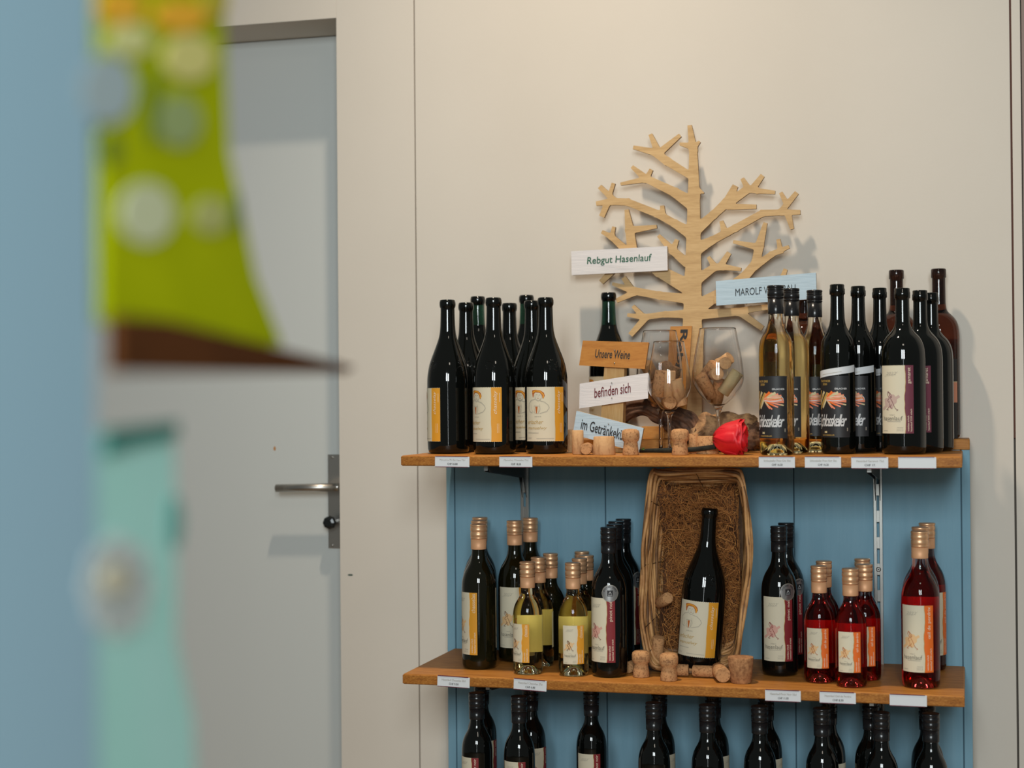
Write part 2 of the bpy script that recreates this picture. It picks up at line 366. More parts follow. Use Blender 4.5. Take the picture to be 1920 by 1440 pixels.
def label_burg(stripe=None):
    stripe = stripe or orange_p
    w, h = 0.081, 0.101; d = Dec(); X = lambda u: -w/2+(u-97)/828*w; Y = lambda v: h*(1285-v)/1210
    d.rect(-w/2, 0, w/2, h, paper_m, 0, nx=44, jag=0.0005)
    d.rect(X(715), 0.0007, w/2, h-0.0007, palegold_p, 1); d.wavy(X(722), 0.0002, w/2, h-0.0002, stripe, 2, amp=0.0003)
    P = lambda L: [(X(a), Y(b)) for a, b in L]
    d.blob(P([(265, 250), (262, 150), (330, 135), (440, 150), (510, 200), (528, 270), (500, 335), (470, 330), (470, 260), (430, 205), (330, 195), (300, 260), (285, 340)]), hair_p, 1)
    d.line(P([(275, 200), (340, 160), (440, 175), (500, 250), (500, 320)]), 0.0022, orange_p, 2)
    d.blob(P([(305, 250), (330, 205), (420, 210), (465, 260), (450, 340), (400, 380), (340, 350)]), paper2_m, 3)
    d.line(P([(330, 260), (340, 340), (400, 380), (455, 335), (465, 260)]), 0.0007, lgrey_p, 4)
    d.line(P([(350, 250), (385, 248)]), 0.0006, grey_p, 4); d.line(P([(410, 255), (440, 255)]), 0.0006, grey_p, 4)
    d.line(P([(398, 260), (402, 300), (390, 305)]), 0.0004, lgrey_p, 4); d.line(P([(375, 330), (415, 330)]), 0.0006, hair_p, 4)
    d.line(P([(330, 345), (240, 370), (185, 440), (175, 540), (200, 620), (270, 655)]), 0.0011, lgrey_p)
    d.line(P([(430, 380), (520, 410), (590, 480), (610, 540), (560, 620), (420, 665)]), 0.0011, lgrey_p)
    d.line(P([(235, 470), (260, 600), (300, 640)]), 0.0005, lgrey_p); d.line(P([(420, 450), (440, 560), (410, 640)]), 0.0005, lgrey_p)
    d.line(P([(310, 495), (322, 660), (400, 668), (420, 500), (310, 495)]), 0.0005, grey_p)
    d.blob(P([(335, 512), (385, 512), (378, 668), (342, 668)]), hair_p, 2)
    d.text('2022', X(315), Y(745), w*.17, h*.018, grey_p, 2)
    d.text('erlacher', X(145), Y(900), w*.42, h*.075, goldtxt_p, 2, shear=.35)
    d.text('manuelwy', X(148), Y(1040), w*.50, h*.072, goldtxt_p, 2, shear=.35)
    d.line(P([(150, 1095), (400, 1100)]), 0.001, lgrey_p); d.line(P([(355, 1225), (700, 1225)]), 0.0009, lgrey_p)
    d.text('2022', X(135), Y(1230), w*.13, h*.03, lgrey_p, 2, shear=.3)
    d.text('chasselay', X(765), Y(670), h*.43, w*.10, lpink_p, 4, vert=True, shear=.35)
    d.line(P([(885, 200), (885, 400)]), 0.0008, lpink_p, 4); d.line(P([(835, 880), (835, 1090)]), 0.0005, lpink_p, 4); d.line(P([(865, 880), (865, 1090)]), 0.0005, lpink_p, 4)
    return d
def label_schloss(grape):
    w, h, R = 0.066, 0.109, 0.03; d = Dec(); d.rect(-w/2, 0, w/2, h, blk_p, 0)
    X = lambda u: -w/2+(u-60)/460*w; Y = lambda v: h*(1065-v)/930
    P = lambda L: [(X(a), Y(b)) for a, b in L]
    d.text(grape, X(105), Y(228), w*.37, h*.035, goldtxt_p, 1, bold=.02); d.text('2020', X(150), Y(275), w*.17, h*.034, goldtxt_p, 1, bold=.02)
    d.text('ERLACHER', X(330), Y(342), w*.33, h*.028, silver_p, 1, bold=.02)
    for k, (a, b) in enumerate([((110, 355), (60, 480)), ((180, 370), (75, 560)), ((235, 385), (90, 640)), ((225, 450), (150, 620)), ((170, 420), (70, 520))]):
        x0, y0 = a; x1, y1 = b
        d.line(P([(x0, y0), ((x0+x1)/2+8, (y0+y1)/2-8), (x1, y1)]), 0.0052-0.0004*k, goldtxt_p if k % 2 == 0 else palegold_p, 1)
    top = [(262, 400), (300, 372), (335, 392), (372, 384), (405, 408), (442, 432), (462, 478), (472, 520), (470, 575), (430, 565), (400, 600), (352, 580), (330, 632), (280, 575), (300, 620)]
    cols = [coral_p, orange2_p, coral_p, palegold_p, coral_p]
    for k, (x, y) in enumerate(top):
        mx, my = 225+(x-225)*.55, 492+(y-492)*.62
        d.line(P([(222, 492), (mx, my), (x, y)]), 0.0044 if k < 8 else 0.0024, cols[k % 5], 2+(k % 2))
    for k, y in enumerate((430, 452, 474)): d.line(P([(262, y+8), (330, y-10+k*4), (398, y-2), (440, y+10)]), 0.0011, (palegold_p, lpink_p, palegold_p)[k], 4)
    d.line(P([(225, 500), (300, 512), (372, 508), (452, 492)]), 0.0015, silver_p, 4)
    d.line(P([(440, 440), (462, 470), (466, 500)]), 0.0011, silver_p, 4)
    d.text('Schlosskeller', X(82), Y(900), w*.86, h*.2, silver_p, 3, shear=.5, bold=.012, space=.82)
    d.line(P([(140, 880), (110, 935), (85, 930), (80, 890)]), 0.0012, silver_p, 3)
    d.text('M', X(185), Y(1000), w*.08, h*.035, palegold_p, 1, bold=.05); d.text('SCHLOSSKELLER', X(140), Y(1040), w*.40, h*.02, goldtxt_p, 1, bold=.02)
    d.line(P([(485, 920), (485, 970)]), 0.002, grey_p, 1)
    return d

# ------------------------------------------------------------------ bottle templates
PROF = {
 'burgundy': [(0.0, 0.016), (0.012, 0.014), (0.026, 0.004), (0.0335, 0.0), (0.0378, 0.0025), (0.0398, 0.009), (0.0403, 0.02), (0.0403, 0.133), (0.0398, 0.145), (0.0385, 0.155), (0.036, 0.168), (0.032, 0.1805), (0.0268, 0.194), (0.0215, 0.208), (0.0172, 0.221), (0.0150, 0.233), (0.0140, 0.25), (0.0134, 0.2765), (0.0148, 0.279), (0.0154, 0.283), (0.0153, 0.288), (0.0142, 0.2922), (0.0125, 0.293)],
 'bordeaux': [(0.0, 0.02), (0.012, 0.018), (0.025, 0.005), (0.032, 0.0), (0.0365, 0.0025), (0.0388, 0.008), (0.039, 0.018), (0.039, 0.163), (0.0384, 0.178), (0.037, 0.188), (0.034, 0.1975), (0.029, 0.2065), (0.022, 0.2145), (0.016, 0.2225), (0.0132, 0.231), (0.0125, 0.24), (0.0120, 0.2745), (0.0138, 0.2755), (0.0138, 0.285), (0.0132, 0.2862), (0.0132, 0.2915), (0.0122, 0.293)],
 'slim': [(0.0, 0.02), (0.010, 0.019), (0.022, 0.006), (0.026, 0.0), (0.0295, 0.003), (0.0304, 0.009), (0.0306, 0.02), (0.0306, 0.178), (0.030, 0.19), (0.0285, 0.2005), (0.0255, 0.2085), (0.0205, 0.2175), (0.0165, 0.226), (0.0140, 0.234), (0.0128, 0.243), (0.0118, 0.284), (0.0136, 0.2855), (0.0136, 0.2945), (0.0128, 0.296), (0.0128, 0.3015), (0.0118, 0.303)],
 'tall': [(0.0, 0.02), (0.012, 0.018), (0.025, 0.005), (0.031, 0.0), (0.0355, 0.0025), (0.0378, 0.008), (0.038, 0.018), (0.038, 0.190), (0.0374, 0.203), (0.036, 0.213), (0.033, 0.222), (0.028, 0.230), (0.021, 0.237), (0.0155, 0.243), (0.0138, 0.250), (0.0128, 0.26), (0.0125, 0.305), (0.0142, 0.3065), (0.0142, 0.321), (0.0130, 0.323)],
 'chasselas': [(0.0, 0.018), (0.010, 0.016), (0.022, 0.004), (0.027, 0.0), (0.0308, 0.0025), (0.0324, 0.008), (0.0326, 0.018), (0.0326, 0.148), (0.032, 0.160), (0.0302, 0.170), (0.0265, 0.181), (0.021, 0.191), (0.0165, 0.1995), (0.014, 0.208), (0.0130, 0.217), (0.0128, 0.227)],
 'half': [(0.0, 0.016), (0.009, 0.014), (0.018, 0.004), (0.0225, 0.0), (0.026, 0.0022), (0.0273, 0.007), (0.0275, 0.015), (0.0275, 0.103), (0.0268, 0.113), (0.025, 0.122), (0.0215, 0.1305), (0.0168, 0.138), (0.0135, 0.1445), (0.0122, 0.151), (0.0120, 0.158)],
 'medium': [(0.0, 0.016), (0.009, 0.014), (0.018, 0.004), (0.0235, 0.0), (0.0272, 0.0022), (0.0285, 0.007), (0.0287, 0.015), (0.0287, 0.125), (0.028, 0.136), (0.0262, 0.146), (0.0225, 0.156), (0.0175, 0.165), (0.0142, 0.173), (0.0128, 0.181), (0.0125, 0.188)],
}
def pchip(z, r, q):
    z = np.array(z); r = np.array(r); h = np.diff(z); dl = np.diff(r)/h; d = np.zeros(len(z))
    for i in range(1, len(z)-1):
        if dl[i-1]*dl[i] > 0: d[i] = 2*dl[i-1]*dl[i]/(dl[i-1]+dl[i])
    i = np.clip(np.searchsorted(z, q)-1, 0, len(h)-1); t = (q-z[i])/h[i]
    return (2*t**3-3*t**2+1)*r[i]+(t**3-2*t*t+t)*h[i]*d[i]+(3*t*t-2*t**3)*r[i+1]+(t**3-t*t)*h[i]*d[i+1]
for k in list(PROF):   # smooth the shoulder and neck outlines
    p = PROF[k]; i0 = next(i for i, c in enumerate(p) if i > 3 and c[1] > 0.012)
    zz = [c[1] for c in p]; i1 = i0
    while i1+1 < len(p) and p[i1+1][0] <= p[i1][0]+1e-9 and zz[i1+1] > zz[i1]+.0015: i1 += 1
    z = [c[1] for c in p[i0:i1+1]]; r = [c[0] for c in p[i0:i1+1]]
    n = int((z[-1]-z[0])/0.0035); q = np.linspace(z[0], z[-1], n)
    PROF[k] = p[:i0]+[(float(a), float(b)) for a, b in zip(pchip(z, r, q), q)]+p[i1+1:]

def cap_mesh(z0, z1, r, m_top, m_sleeve, short=False):
    mb = MB(); h = z1-z0
    th = z0+h*(0.42 if not short else 0.55)
    pr = [(r*0.94, z0-0.0006), (r*0.955, z0), (r*0.955, th-0.001)]
    pr2 = [(r*0.90, th-0.001), (r*0.98, th), (r, th+0.0012), (r, th+h*.045), (r*.95, th+h*.055), (r*.95, th+h*.075), (r, th+h*.09), (r, th+h*.24), (r*.94, th+h*.26), (r*.94, th+h*.28), (r*1.01, th+h*.30), (r*1.01, z1-h*.14), (r*.95, z1-h*.125), (r*.95, z1-h*.10), (r*1.01, z1-h*.085), (r*1.01, z1-h*.03), (r*.96, z1-h*.004), (r*.8, z1)]
    mb.lathe(pr, m_sleeve, 40); mb.lathe(pr2, m_top, 40)
    return mb
def make_bottle(name, prof, glass, neck=None, fillz=9, cap=None, label=None, lz=0.03, lR=None, back=None, medal=False, emboss=False, extra=None, liptop=9):
    root = empty(name, (0, 0, 0))
    mb = MB(); mb.lathe(PROF[prof], glass, 64, slots=(lambda z: neck if (neck and fillz < z < liptop) else glass))
    b = mb.build('bottle_glass', root)
    R = max(r for r, z in PROF[prof]); 
    if cap:
        z0, z1, r, mt, ms, short = cap
        cap_mesh(z0, z1, r, mt, ms, short).build('screw_cap', root)
    if label:
        m2 = MB(); label.wrap(R, lz, m2); m2.build('label', root)
    if back:
        wd, z0, z1, bm = back; d = Dec(); d.rect(-wd/2, 0, wd/2, z1-z0, bm, 0)
        for k in range(4): d.line([(-wd*.35, (z1-z0)*(.2+.17*k)), (wd*.3, (z1-z0)*(.2+.17*k))], 0.0007, grey_p, 1)
        m3 = MB(); d.wrap(R, z0, m3, math.pi); m3.build('back_label', root)
    if medal:
        d = Dec(); c = 0.0; rr = 0.0155
        d.ell(0, 0, rr, rr, lgrey_p, 0); d.ell(0, 0, rr*.97, rr*.97, medal_m, 1)
        d.rect(-rr*.34, -rr*.36, rr*.34, rr*.34, blk_p, 2); d.line([(-rr*.15, -rr*.1), (0, rr*.2), (rr*.15, -rr*.1)], .0008, silver_p, 3)
        d.line([(-rr*.25, -rr*.22), (rr*.25, -rr*.22)], .0008, silver_p, 3)
        for a0, a1 in ((195, 345),): d.line([(rr*.85*math.cos(math.radians(a)), rr*.85*math.sin(math.radians(a))) for a in range(a0, a1, 10)], .0004, grey_p, 2)
        s_ = 'SILVER 2022'
        for i, ch in enumerate(s_):
            if ch == ' ': continue
            a = math.radians(158-136*i/(len(s_)-1)); V, Fc, asp = textmesh(ch, 0, .03)
            hh = rr*.2; ww = hh*min(asp, .9); V2 = []
            for uu, vv in V:
                x = (uu-.5)*ww; y = vv*hh+rr*.66; t = a-math.pi/2
                V2.append((x*math.cos(t)-y*math.sin(t), x*math.sin(t)+y*math.cos(t)))
            d.items.append((V2, Fc, blk_p, 3))
        m4 = MB(); d.wrap(R+0.0003, 0.153, m4, math.radians(36)); m4.build('medal_sticker', root)
    if emboss:
        m5 = MB(); rr = random.Random(9)
        def rad(z):
            p = PROF[prof]
            for i in range(len(p)-1):
                if p[i][1] <= z <= p[i+1][1] and p[i+1][1] > p[i][1]: return p[i][0]+(p[i+1][0]-p[i][0])*(z-p[i][1])/(p[i+1][1]-p[i][1])
            return R
        for a0 in (-0.75, 0.55, 2.2, 3.6):
            for k in range(7):
                a = a0+rr.uniform(-.22, .22); z = 0.164+rr.uniform(-.009, .012); pts = []
                for t in range(5):
                    a += rr.uniform(-.09, .09); z += rr.uniform(-.003, .003); r = rad(z)+.0001
                    pts.append((r*math.sin(a), -r*math.cos(a), z))
                m5.tube(pts, 0.0007, glass, 5)
        m5.build('embossed_crest', root)['kind'] = 'stuff'
    if extra: extra(root, R)
    return root

CLAB = dict(stripe=orange_p, wash=peach_p, ink=brown_p, name='chasselas')
def sash(root, R):
    d = Dec(); V = []; Fc = []; n = 30
    for i in range(n+1):
        x = -0.047+0.094*i/n; y = (x+0.047)*0.14
        V += [(x, y), (x, y+0.0125)]
    d.items.append((V, [(2*i, 2*i+2, 2*i+3, 2*i+1) for i in range(n)], white_m, 3))
    d.line([(-0.02, .008), (0.018, .0135)], .0008, lgrey_p, 4)
    mb = MB(); d.wrap(R, 0.133, mb); mb.build('paper_band', root)
def talllabel(root, R):
    d = Dec(); w_ = 0.075; d.rect(-w_/2, 0, w_/2, 0.150, blk_p, 0); d.rect(-w_/2, 0.068, w_/2, 0.107, salmon_p, 1)
    d.line([(-w_/2, .107), (w_/2, .107)], .0012, palegold_p, 2)
    d.text('ERLACH', -.022, .113, .05, .007, grey_p, 2); d.line([(0.0, .135), (.01, .131)], .0008, silver_p, 2)
    d.text('WEINBAU MARS', -.024, .085, .052, .006, blk_p, 2); 
    mb = MB(); d.wrap(R, 0.0, mb); mb.build('label', root)
T = {}
T['burgundy'] = make_bottle('burgundy_bottle', 'burgundy', dark_glass, label=label_burg(), lz=0.0235, emboss=True)
T['burgundy_green'] = make_bottle('burgundy_bottle', 'burgundy', dark_glass, burg_neck, 0.232, label=label_burg(), lz=0.0235, liptop=0.277)
T['burgundy_red'] = make_bottle('burgundy_bottle', 'burgundy', dark_glass, burg_neck, 0.225, label=label_burg(dred_p), lz=0.0235, liptop=0.277)
T['gamaret'] = make_bottle('wine_bottle', 'bordeaux', dark_glass, label=label_hasen(0.063, 0.119, plum_p, mauve_p, plum_p, 'gamaret', 0.23), lz=0.037)
T['slim'] = make_bottle('wine_bottle', 'slim', dark_glass, label=label_schloss('PINOT NOIR'), lz=0.030, extra=sash)
PROF['slimgold'] = [p for p in PROF['slim'] if p[1] < 0.262]+[(0.0126, 0.262)]
T['gold'] = make_bottle('white_wine_bottle', 'slimgold', gold_glass, gold_neck, 0.212, cap=(0.250, 0.300, 0.0145, blackcap_m, blackcap_m, True), label=label_schloss('PINOT GRIS'), lz=0.030)
T['tall'] = make_bottle('tall_wine_bottle', 'tall', brown_glass, mat('dark_amber_neck', (0.035, 0.016, 0.012), 0.03, trans=1.0, ior=1.45), 0.255, extra=talllabel)
T['chasselas'] = make_bottle('white_wine_bottle', 'chasselas', olive_glass, cap=(0.2235, 0.270, 0.0153, copper_m, sleeve_m, False), label=label_hasen(0.0585, 0.116, name='chasselas', stripe=orange_p, wash=peach_p, ink=brown_p), lz=0.028)
T['pinot'] = make_bottle('red_wine_bottle', 'chasselas', dark_glass, cap=(0.2235, 0.270, 0.0150, blackcap_m, blackcap_m, False), label=label_hasen(0.0585, 0.116, dred_p, blush_p, dred_p, 'pinot noir'), lz=0.028, medal=True)
T['half_white'] = make_bottle('half_wine_bottle', 'half', yel_glass, gold_neck, 0.140, cap=(0.158, 0.205, 0.0144, copper_m, sleeve_m, False), label=label_hasen(0.041, 0.070, name='chasselas', stripe=orange_p, wash=peach_p, ink=brown_p, sf=.33), lz=0.023, back=(0.055, 0.036, 0.103, ylpaper_m))
T['half_olive'] = make_bottle('half_wine_bottle', 'half', olive_glass, cap=(0.158, 0.205, 0.0144, copper_m, sleeve_m, False), label=label_hasen(0.041, 0.070, name='chasselas', stripe=orange_p, wash=peach_p, ink=brown_p, sf=.33), lz=0.023)
T['half_rose'] = make_bottle('half_wine_bottle', 'half', rose_glass, rose_neck, 0.147, cap=(0.158, 0.205, 0.0144, copper_m, sleeve_m, False), label=label_hasen(0.041, 0.070, orange2_p, peach_p, hair_p, 'œil de perdrix', sf=.30), lz=0.027, back=(0.05, 0.030, 0.105, redback_m))
T['rose'] = make_bottle('rose_wine_bottle', 'chasselas', rose_glass, rose_neck, 0.205, cap=(0.2235, 0.270, 0.0150, copper_m, sleeve_m, False), label=label_hasen(0.0600, 0.115, orange2_p, peach_p, hair_p, 'œil de perdrix'), lz=0.029, back=(0.066, 0.025, 0.152, redback_m))
T['medium'] = make_bottle('red_wine_bottle', 'medium', dark_glass, cap=(0.187, 0.235, 0.0150, blackcap_m, blackcap_m, False), label=label_hasen(0.047, 0.085, dred_p, blush_p, dred_p, 'pinot noir', sf=.28), lz=0.034)
used = set()
def bottle(kind, u, v, z, Y, phi, label, group):
    """u, v: where its mouth was read off the photograph; its place follows from its depth Y on the shelf"""
    P = at(u, v, Y); X = P.x
    # the mouth sits over the base: take x from the ray through the mouth at that depth
    o = T[kind] if kind not in used else copy_tree(T[kind])
    used.add(kind)
    o.location = (X, Y, Z0+z+0.0003)
    al = math.atan2(CX-X, Y-CY)
    o.rotation_euler = (0, 0, al+math.radians(phi))
    tag(o, label, 'bottle', group); return o

# ------------------------------------------------------------------ the setting
D, YW, REC, H, TH = 0.315, 0.412, 0.156, 0.4029, 0.0192
YD = YW+REC
def structure(mb, name, origin=None, bevel=0): return tag(mb.build(name, None, bevel, origin), kind='structure')
mb = MB(); mb.box((-3, -5, -0.05), (4, 1.2, 0), floor_m); structure(mb, 'floor')
XD = at(635, 700, YW).x; XS = at(781.5, 700, YW).x; XR = at(1901.3, 700, YW).x; XE = at(1919.5, 700, YW).x
ZD = at(632, 33.5, YW).z; ZT = 2.6; XL = XD-0.86
XE = at(1915.5, 100, YW).x
wall = MB(); wall.box((-3.0, YW+0.01, 0), (4.0, YW+0.02, 0.0001), gap_m)
wall = MB(); wall.box((XS-0.03, YW+0.014, 0), (4.0, YW+REC+0.05, ZT), gap_m)
wall_back = structure(wall, 'wall_back')
def panel(x0, x1, z0, z1, y1=None, m=None):
    b = MB(); b.box((x0, YW, z0), (x1, y1 or YW+0.014, z1), m or wall_m); return b.build('wall_panel', wall_back, 0.0008)
panel(XD, XS-0.0012, 0, ZT, YD+0.05); panel(XS+0.0012, XR-0.0018, 0, ZT); panel(XR+0.0018, XE-0.002, 0, ZT)
panel(-3.0, XL, 0, ZT, YD+0.05); panel(XL, XD, ZD, ZT, YD+0.05)
b = MB(); b.box((XR-0.0018, YW+0.004, Z0+0.02), (XR+0.0018, YW+0.013, ZT), redgap_m); structure(b, 'trim_1')
b = MB(); b.box((XE, YW-0.004, 0), (XE+0.05, YW+0.014, ZT), mat('taupe_trim', (0.22, 0.15, 0.12), 0.5)); structure(b, 'trim_2')
panel(XE+0.052, 4.0, 0, ZT)
# small chips in the paint
for (u, v, rx, rz, m, yy) in [(657, 1078, .006, .002, mat('paint_chip', (0.06, 0.09, 0.07), .8), YW), (515, 841, .003, .005, mat('rust_spot', (0.5, 0.25, 0.1), .8), YD)]:
    c = at(u, v, yy); b = MB(); b.prism([(c.x+rx*math.cos(k*math.pi/6), yy-.0004, c.z+rz*math.sin(k*math.pi/6)) for k in range(12)], (0, .0003, 0), m)
    b.build('paint_chip', wall_back)
# door
b = MB(); b.box((XL-0.01, YD, 0.005), (XD+0.01, YD+0.045, ZD-0.002), door_m); door = structure(b, 'door_1')
p0 = at(615.5, 852, YD); p1 = at(640, 1028, YD)
b = MB(); b.box((p0.x, YD-0.004, p1.z), (p0.x+0.042, YD, p0.z), steel_m); plate = b.build('handle_plate', door, 0.001)
for v in (857, 1022):
    c = at(624, v, YD); b = MB(); M_ = Matrix.Translation((c.x, YD-0.004, c.z)) @ Matrix.Rotation(math.pi/2, 4, 'X'); b.lathe([(0.0035, 0), (0.0035, .001), (0.002, .0018)], steel_m, 16, M=M_); b.build('screw', plate)
hy = YD-0.055; a = at(518, 915.5, hy); c = at(629, 913.5, hy)
b = MB(); xh = c.x+0.004; b.tube([a, ((a.x+c.x)/2, hy, (a.z+c.z)/2), (xh, hy, c.z)], 0.0088, steel_m, 20)
b.tube([(xh, hy-0.008, c.z), (xh, hy+.02, c.z), (xh, YD-0.002, c.z)], 0.0085, steel_m, 20)
b.build('handle', door)
c = at(617, 980, YD-0.04); b = MB()
M_ = Matrix.Translation((c.x, YD-0.03, c.z)) @ Matrix.Rotation(math.pi/2, 4, 'X')
b.lathe([(0.007, -0.027), (0.007, 0), (0.0145, 0.001), (0.0155, 0.006), (0.0135, 0.014), (0.008, 0.016)], mat('black_knob', (0.01, 0.012, 0.012), .25), 8, smooth=False, M=M_)
b.build('thumb_turn', door)

# ------------------------------------------------------------------ blue board panel, ledge, rails
XPL = at(838.5, 1150, D).x; XPR = at(1821.5, 1150, D).x; ZP = at(1818, 843.5, D).z
ppanel = empty('back_panel', (0, 0, 0)); tag(ppanel, 'blue painted board panel on the wall behind the bottle shelves', 'panel')
grooves = [XPL, at(853, 1000, D).x, at(1135.5, 1000, D).x, at(1489, 1000, D).x, at(1803, 1000, D).x, XPR]
for i in range(5):
    b = MB(); e = 0.0010; yy = D+(0.0 if 0 < i < 4 else -0.0)
    b.box((grooves[i]+(e if i else 0), yy, 0.10), (grooves[i+1]-(e if i < 4 else 0), D+0.016, ZP), blue_m)
    b.build('plank', ppanel, 0.0012)
b = MB(); b.box((XPL, D+0.004, 0.10), (XPR, YW-0.001, ZP-0.001), mat('blue_recess', (0.06, 0.12, 0.16), .8)); b.build('backing', ppanel)
XCL = at(838.5, 833, D).x
b = MB(); b.box((XPL, D-0.001, ZP), (XPR, YW-0.001, Z0+0.021), oak_m)
tag(b.build('ledge_board', None, 0.002), 'narrow brown wooden ledge board capping the blue panel against the wall', 'board')
def shelf(z, lab):
    r = empty('shelf_board', (0, 0, Z0+z)); tag(r, lab, 'shelf', 'oak shelf boards')
    b = MB(); b.box((0.0, 0.002, -TH), (1.0, D-0.001, 0), oak_m); b.build('board', r, 0.0025)
    b = MB(); b.box((0.0, 0.0, -TH+0.0015), (1.0, 0.0025, -0.0015), oakend_m); b.build('front_edge', r, 0.001)
    return r
shelf(0, 'oiled oak shelf board, topmost, holding glasses, signs and burgundy bottles')
shelf(-H, 'oiled oak shelf board in the middle holding the wicker basket and copper capped bottles')
shelf(-0.68, 'lowest oak shelf board under the row of black capped bottles')
def rail(u, label):
    xc = at(u, 1000, D-0.012).x; r = empty('shelf_rail', (xc, D, 0)); tag(r, label, 'rail', 'slotted steel rails'); wd = 0.0082
    b = MB(); zt = ZP-0.002; zb = 0.3
    b.box((-wd, -0.012, zb), (-0.0024, -0.0105, zt), zinc_m); b.box((0.0024, -0.012, zb), (wd, -0.0105, zt), zinc_m)
    b.box((-wd, -0.0115, zb), (-wd+0.0015, 0, zt), zinc_m); b.box((wd-0.0015, -0.0115, zb), (wd, 0, zt), zinc_m)
    z = zt-0.012; k = 0
    while z > zb+0.05:
        b.box((-0.0028, -0.0119, z-0.022), (0.0028, -0.0106, z), zinc_m); z -= 0.050; k += 1
    b.build('channel', r, 0.0004)
    for z in (zt-0.023, zt-0.2232, zt-0.4232):
        b = MB(); M_ = Matrix.Translation((0, -0.0118, z)) @ Matrix.Rotation(math.pi/2, 4, 'X')
        b.lathe([(0.0048, 0), (0.0046, .001), (0.003, .0022)], zinc_m, 16, M=M_); b.lathe([(0.0018, 0.0018), (0.0018, .0024)], darkm_m, 6, M=M_); b.build('screw', r)
    return xc
xr1 = rail(984, 'slotted steel shelf rail behind the left copper capped bottles'); xr2 = rail(1646.5, 'slotted steel shelf rail at the right, behind the half rosé bottles')
for x, nm in ((xr1, 'left'), (xr2, 'right')):
    for z, wh in ((0, 'top'), (-H, 'middle')):
        b = MB(); zt = Z0+z-TH-0.0005
        for dx in (-0.0048, 0.0036):
            b.prism([(x+dx, D-0.012, zt-0.075), (x+dx, D-0.035, zt-0.034), (x+dx, 0.045, zt-0.012), (x+dx, 0.035, zt-0.002), (x+dx, 0.035, zt), (x+dx, D-0.012, zt)], (0.0012, 0, 0), darkm_m)
        b.box((x-0.0048, 0.035, zt-0.0012), (x+0.0048, D-0.012, zt), darkm_m)
        b.box((x-0.0036, 0.033, zt-0.009), (x+0.0036, 0.0365, zt-0.001), zinc_m)
        r_ = b.build('shelf_bracket', None, origin=(x, D, zt)); tag(r_, 'dark steel bracket under the %s shelf on the %s rail' % (wh, nm), 'bracket', 'steel shelf brackets')

# ------------------------------------------------------------------ price tags
def price(u0, v0, u1, v1, l1, l2, label, tilt=0.0):
    a = at(u0, v0, -0.002); c = at(u1, v1, -0.002); wd = 0.0635; hg = 0.0185
    r = empty('price_tag', ((a.x+c.x)/2, -0.0012, (a.z+c.z)/2)); r.rotation_euler = (0, tilt, 0); tag(r, label, 'price tag', 'price tags on the shelf edges')
    wd = abs(c.x-a.x)
    b = MB(); b.box((-wd/2, -0.0006, -hg/2), (wd/2, 0.0010, hg/2), white_m); b.build('card', r)
    b = MB(); b.box((-wd/2+.0005, -0.0011, hg/2-0.0003), (wd/2-.003, 0.001, hg/2+0.0010), maroon_m); b.box((-wd/2+.0005, -0.0011, -hg/2-0.0009), (wd/2-.003, 0.001, -hg/2+0.0002), maroon_m); b.build('holder_rim', r)
    if l1:
        d = Dec(); d.text(l1, -wd*.36, hg*.06, wd*.74, hg*.20, grey_p, 1); d.text(l2, -wd*.14, -hg*.32, wd*.3, hg*.20, mat('tag_ink', (.06, .06, .06), .7), 1, bold=.02)
        b = MB(); d.plane((0, -0.0006, 0), (1, 0, 0), (0, 0, 1), b); b.build('print', r)
price(815.5, 855.5, 880, 876, 'Manuelwy PN Barrique 75cl', 'CHF 25.80', 'white price tag reading CHF 25.80 at the left end of the top shelf', .012)
price(936, 856, 998, 876, 'Manuelwy Chasselas 75cl', 'CHF 18.20', 'white price tag reading CHF 18.20 under the burgundy bottles', .003)
price(1422.7, 857, 1490.5, 877, 'Schlosskeller Pinot Gris 50cl', 'CHF 16.50', 'white price tag under the golden wine bottles, first after the rose')
price(1509, 857, 1577, 877, 'Schlosskeller Pinot Noir 50cl', 'CHF 16.50', 'white price tag under the front slim black bottle with the paper sash')
price(1596, 857.5, 1665.5, 878, 'Hasenlauf Garanoir 75cl', 'CHF 17.', 'white faintly printed price tag left of the rightmost tag on the top shelf')
price(1684, 857.5, 1755.5, 878, None, None, 'blank white price tag, rightmost on the top shelf')
price(820, 1268, 880.5, 1289, 'Hasenlauf Chasselas 50cl', 'CHF 9.30', 'white price tag reading CHF 9.30 at the left end of the middle shelf', .03)
price(963, 1273, 1024.7, 1296, 'Hasenlauf Chasselas 37cl', 'CHF 6.80', 'white price tag reading CHF 6.80 under the half bottles of white wine', .045)
price(1434.5, 1294, 1501.5, 1315.5, 'Hasenlauf Pinot Noir 50cl', 'CHF 11.50', 'white price tag under the pinot noir bottle right of the basket')
price(1536.6, 1297.5, 1604.7, 1319.5, 'Hasenlauf Oeil de Perdrix', 'CHF 8.50', 'white price tag under the half bottles of rosé')
price(1668, 1302.5, 1738, 1324.5, None, None, 'blank white price tag under the large rosé bottle')

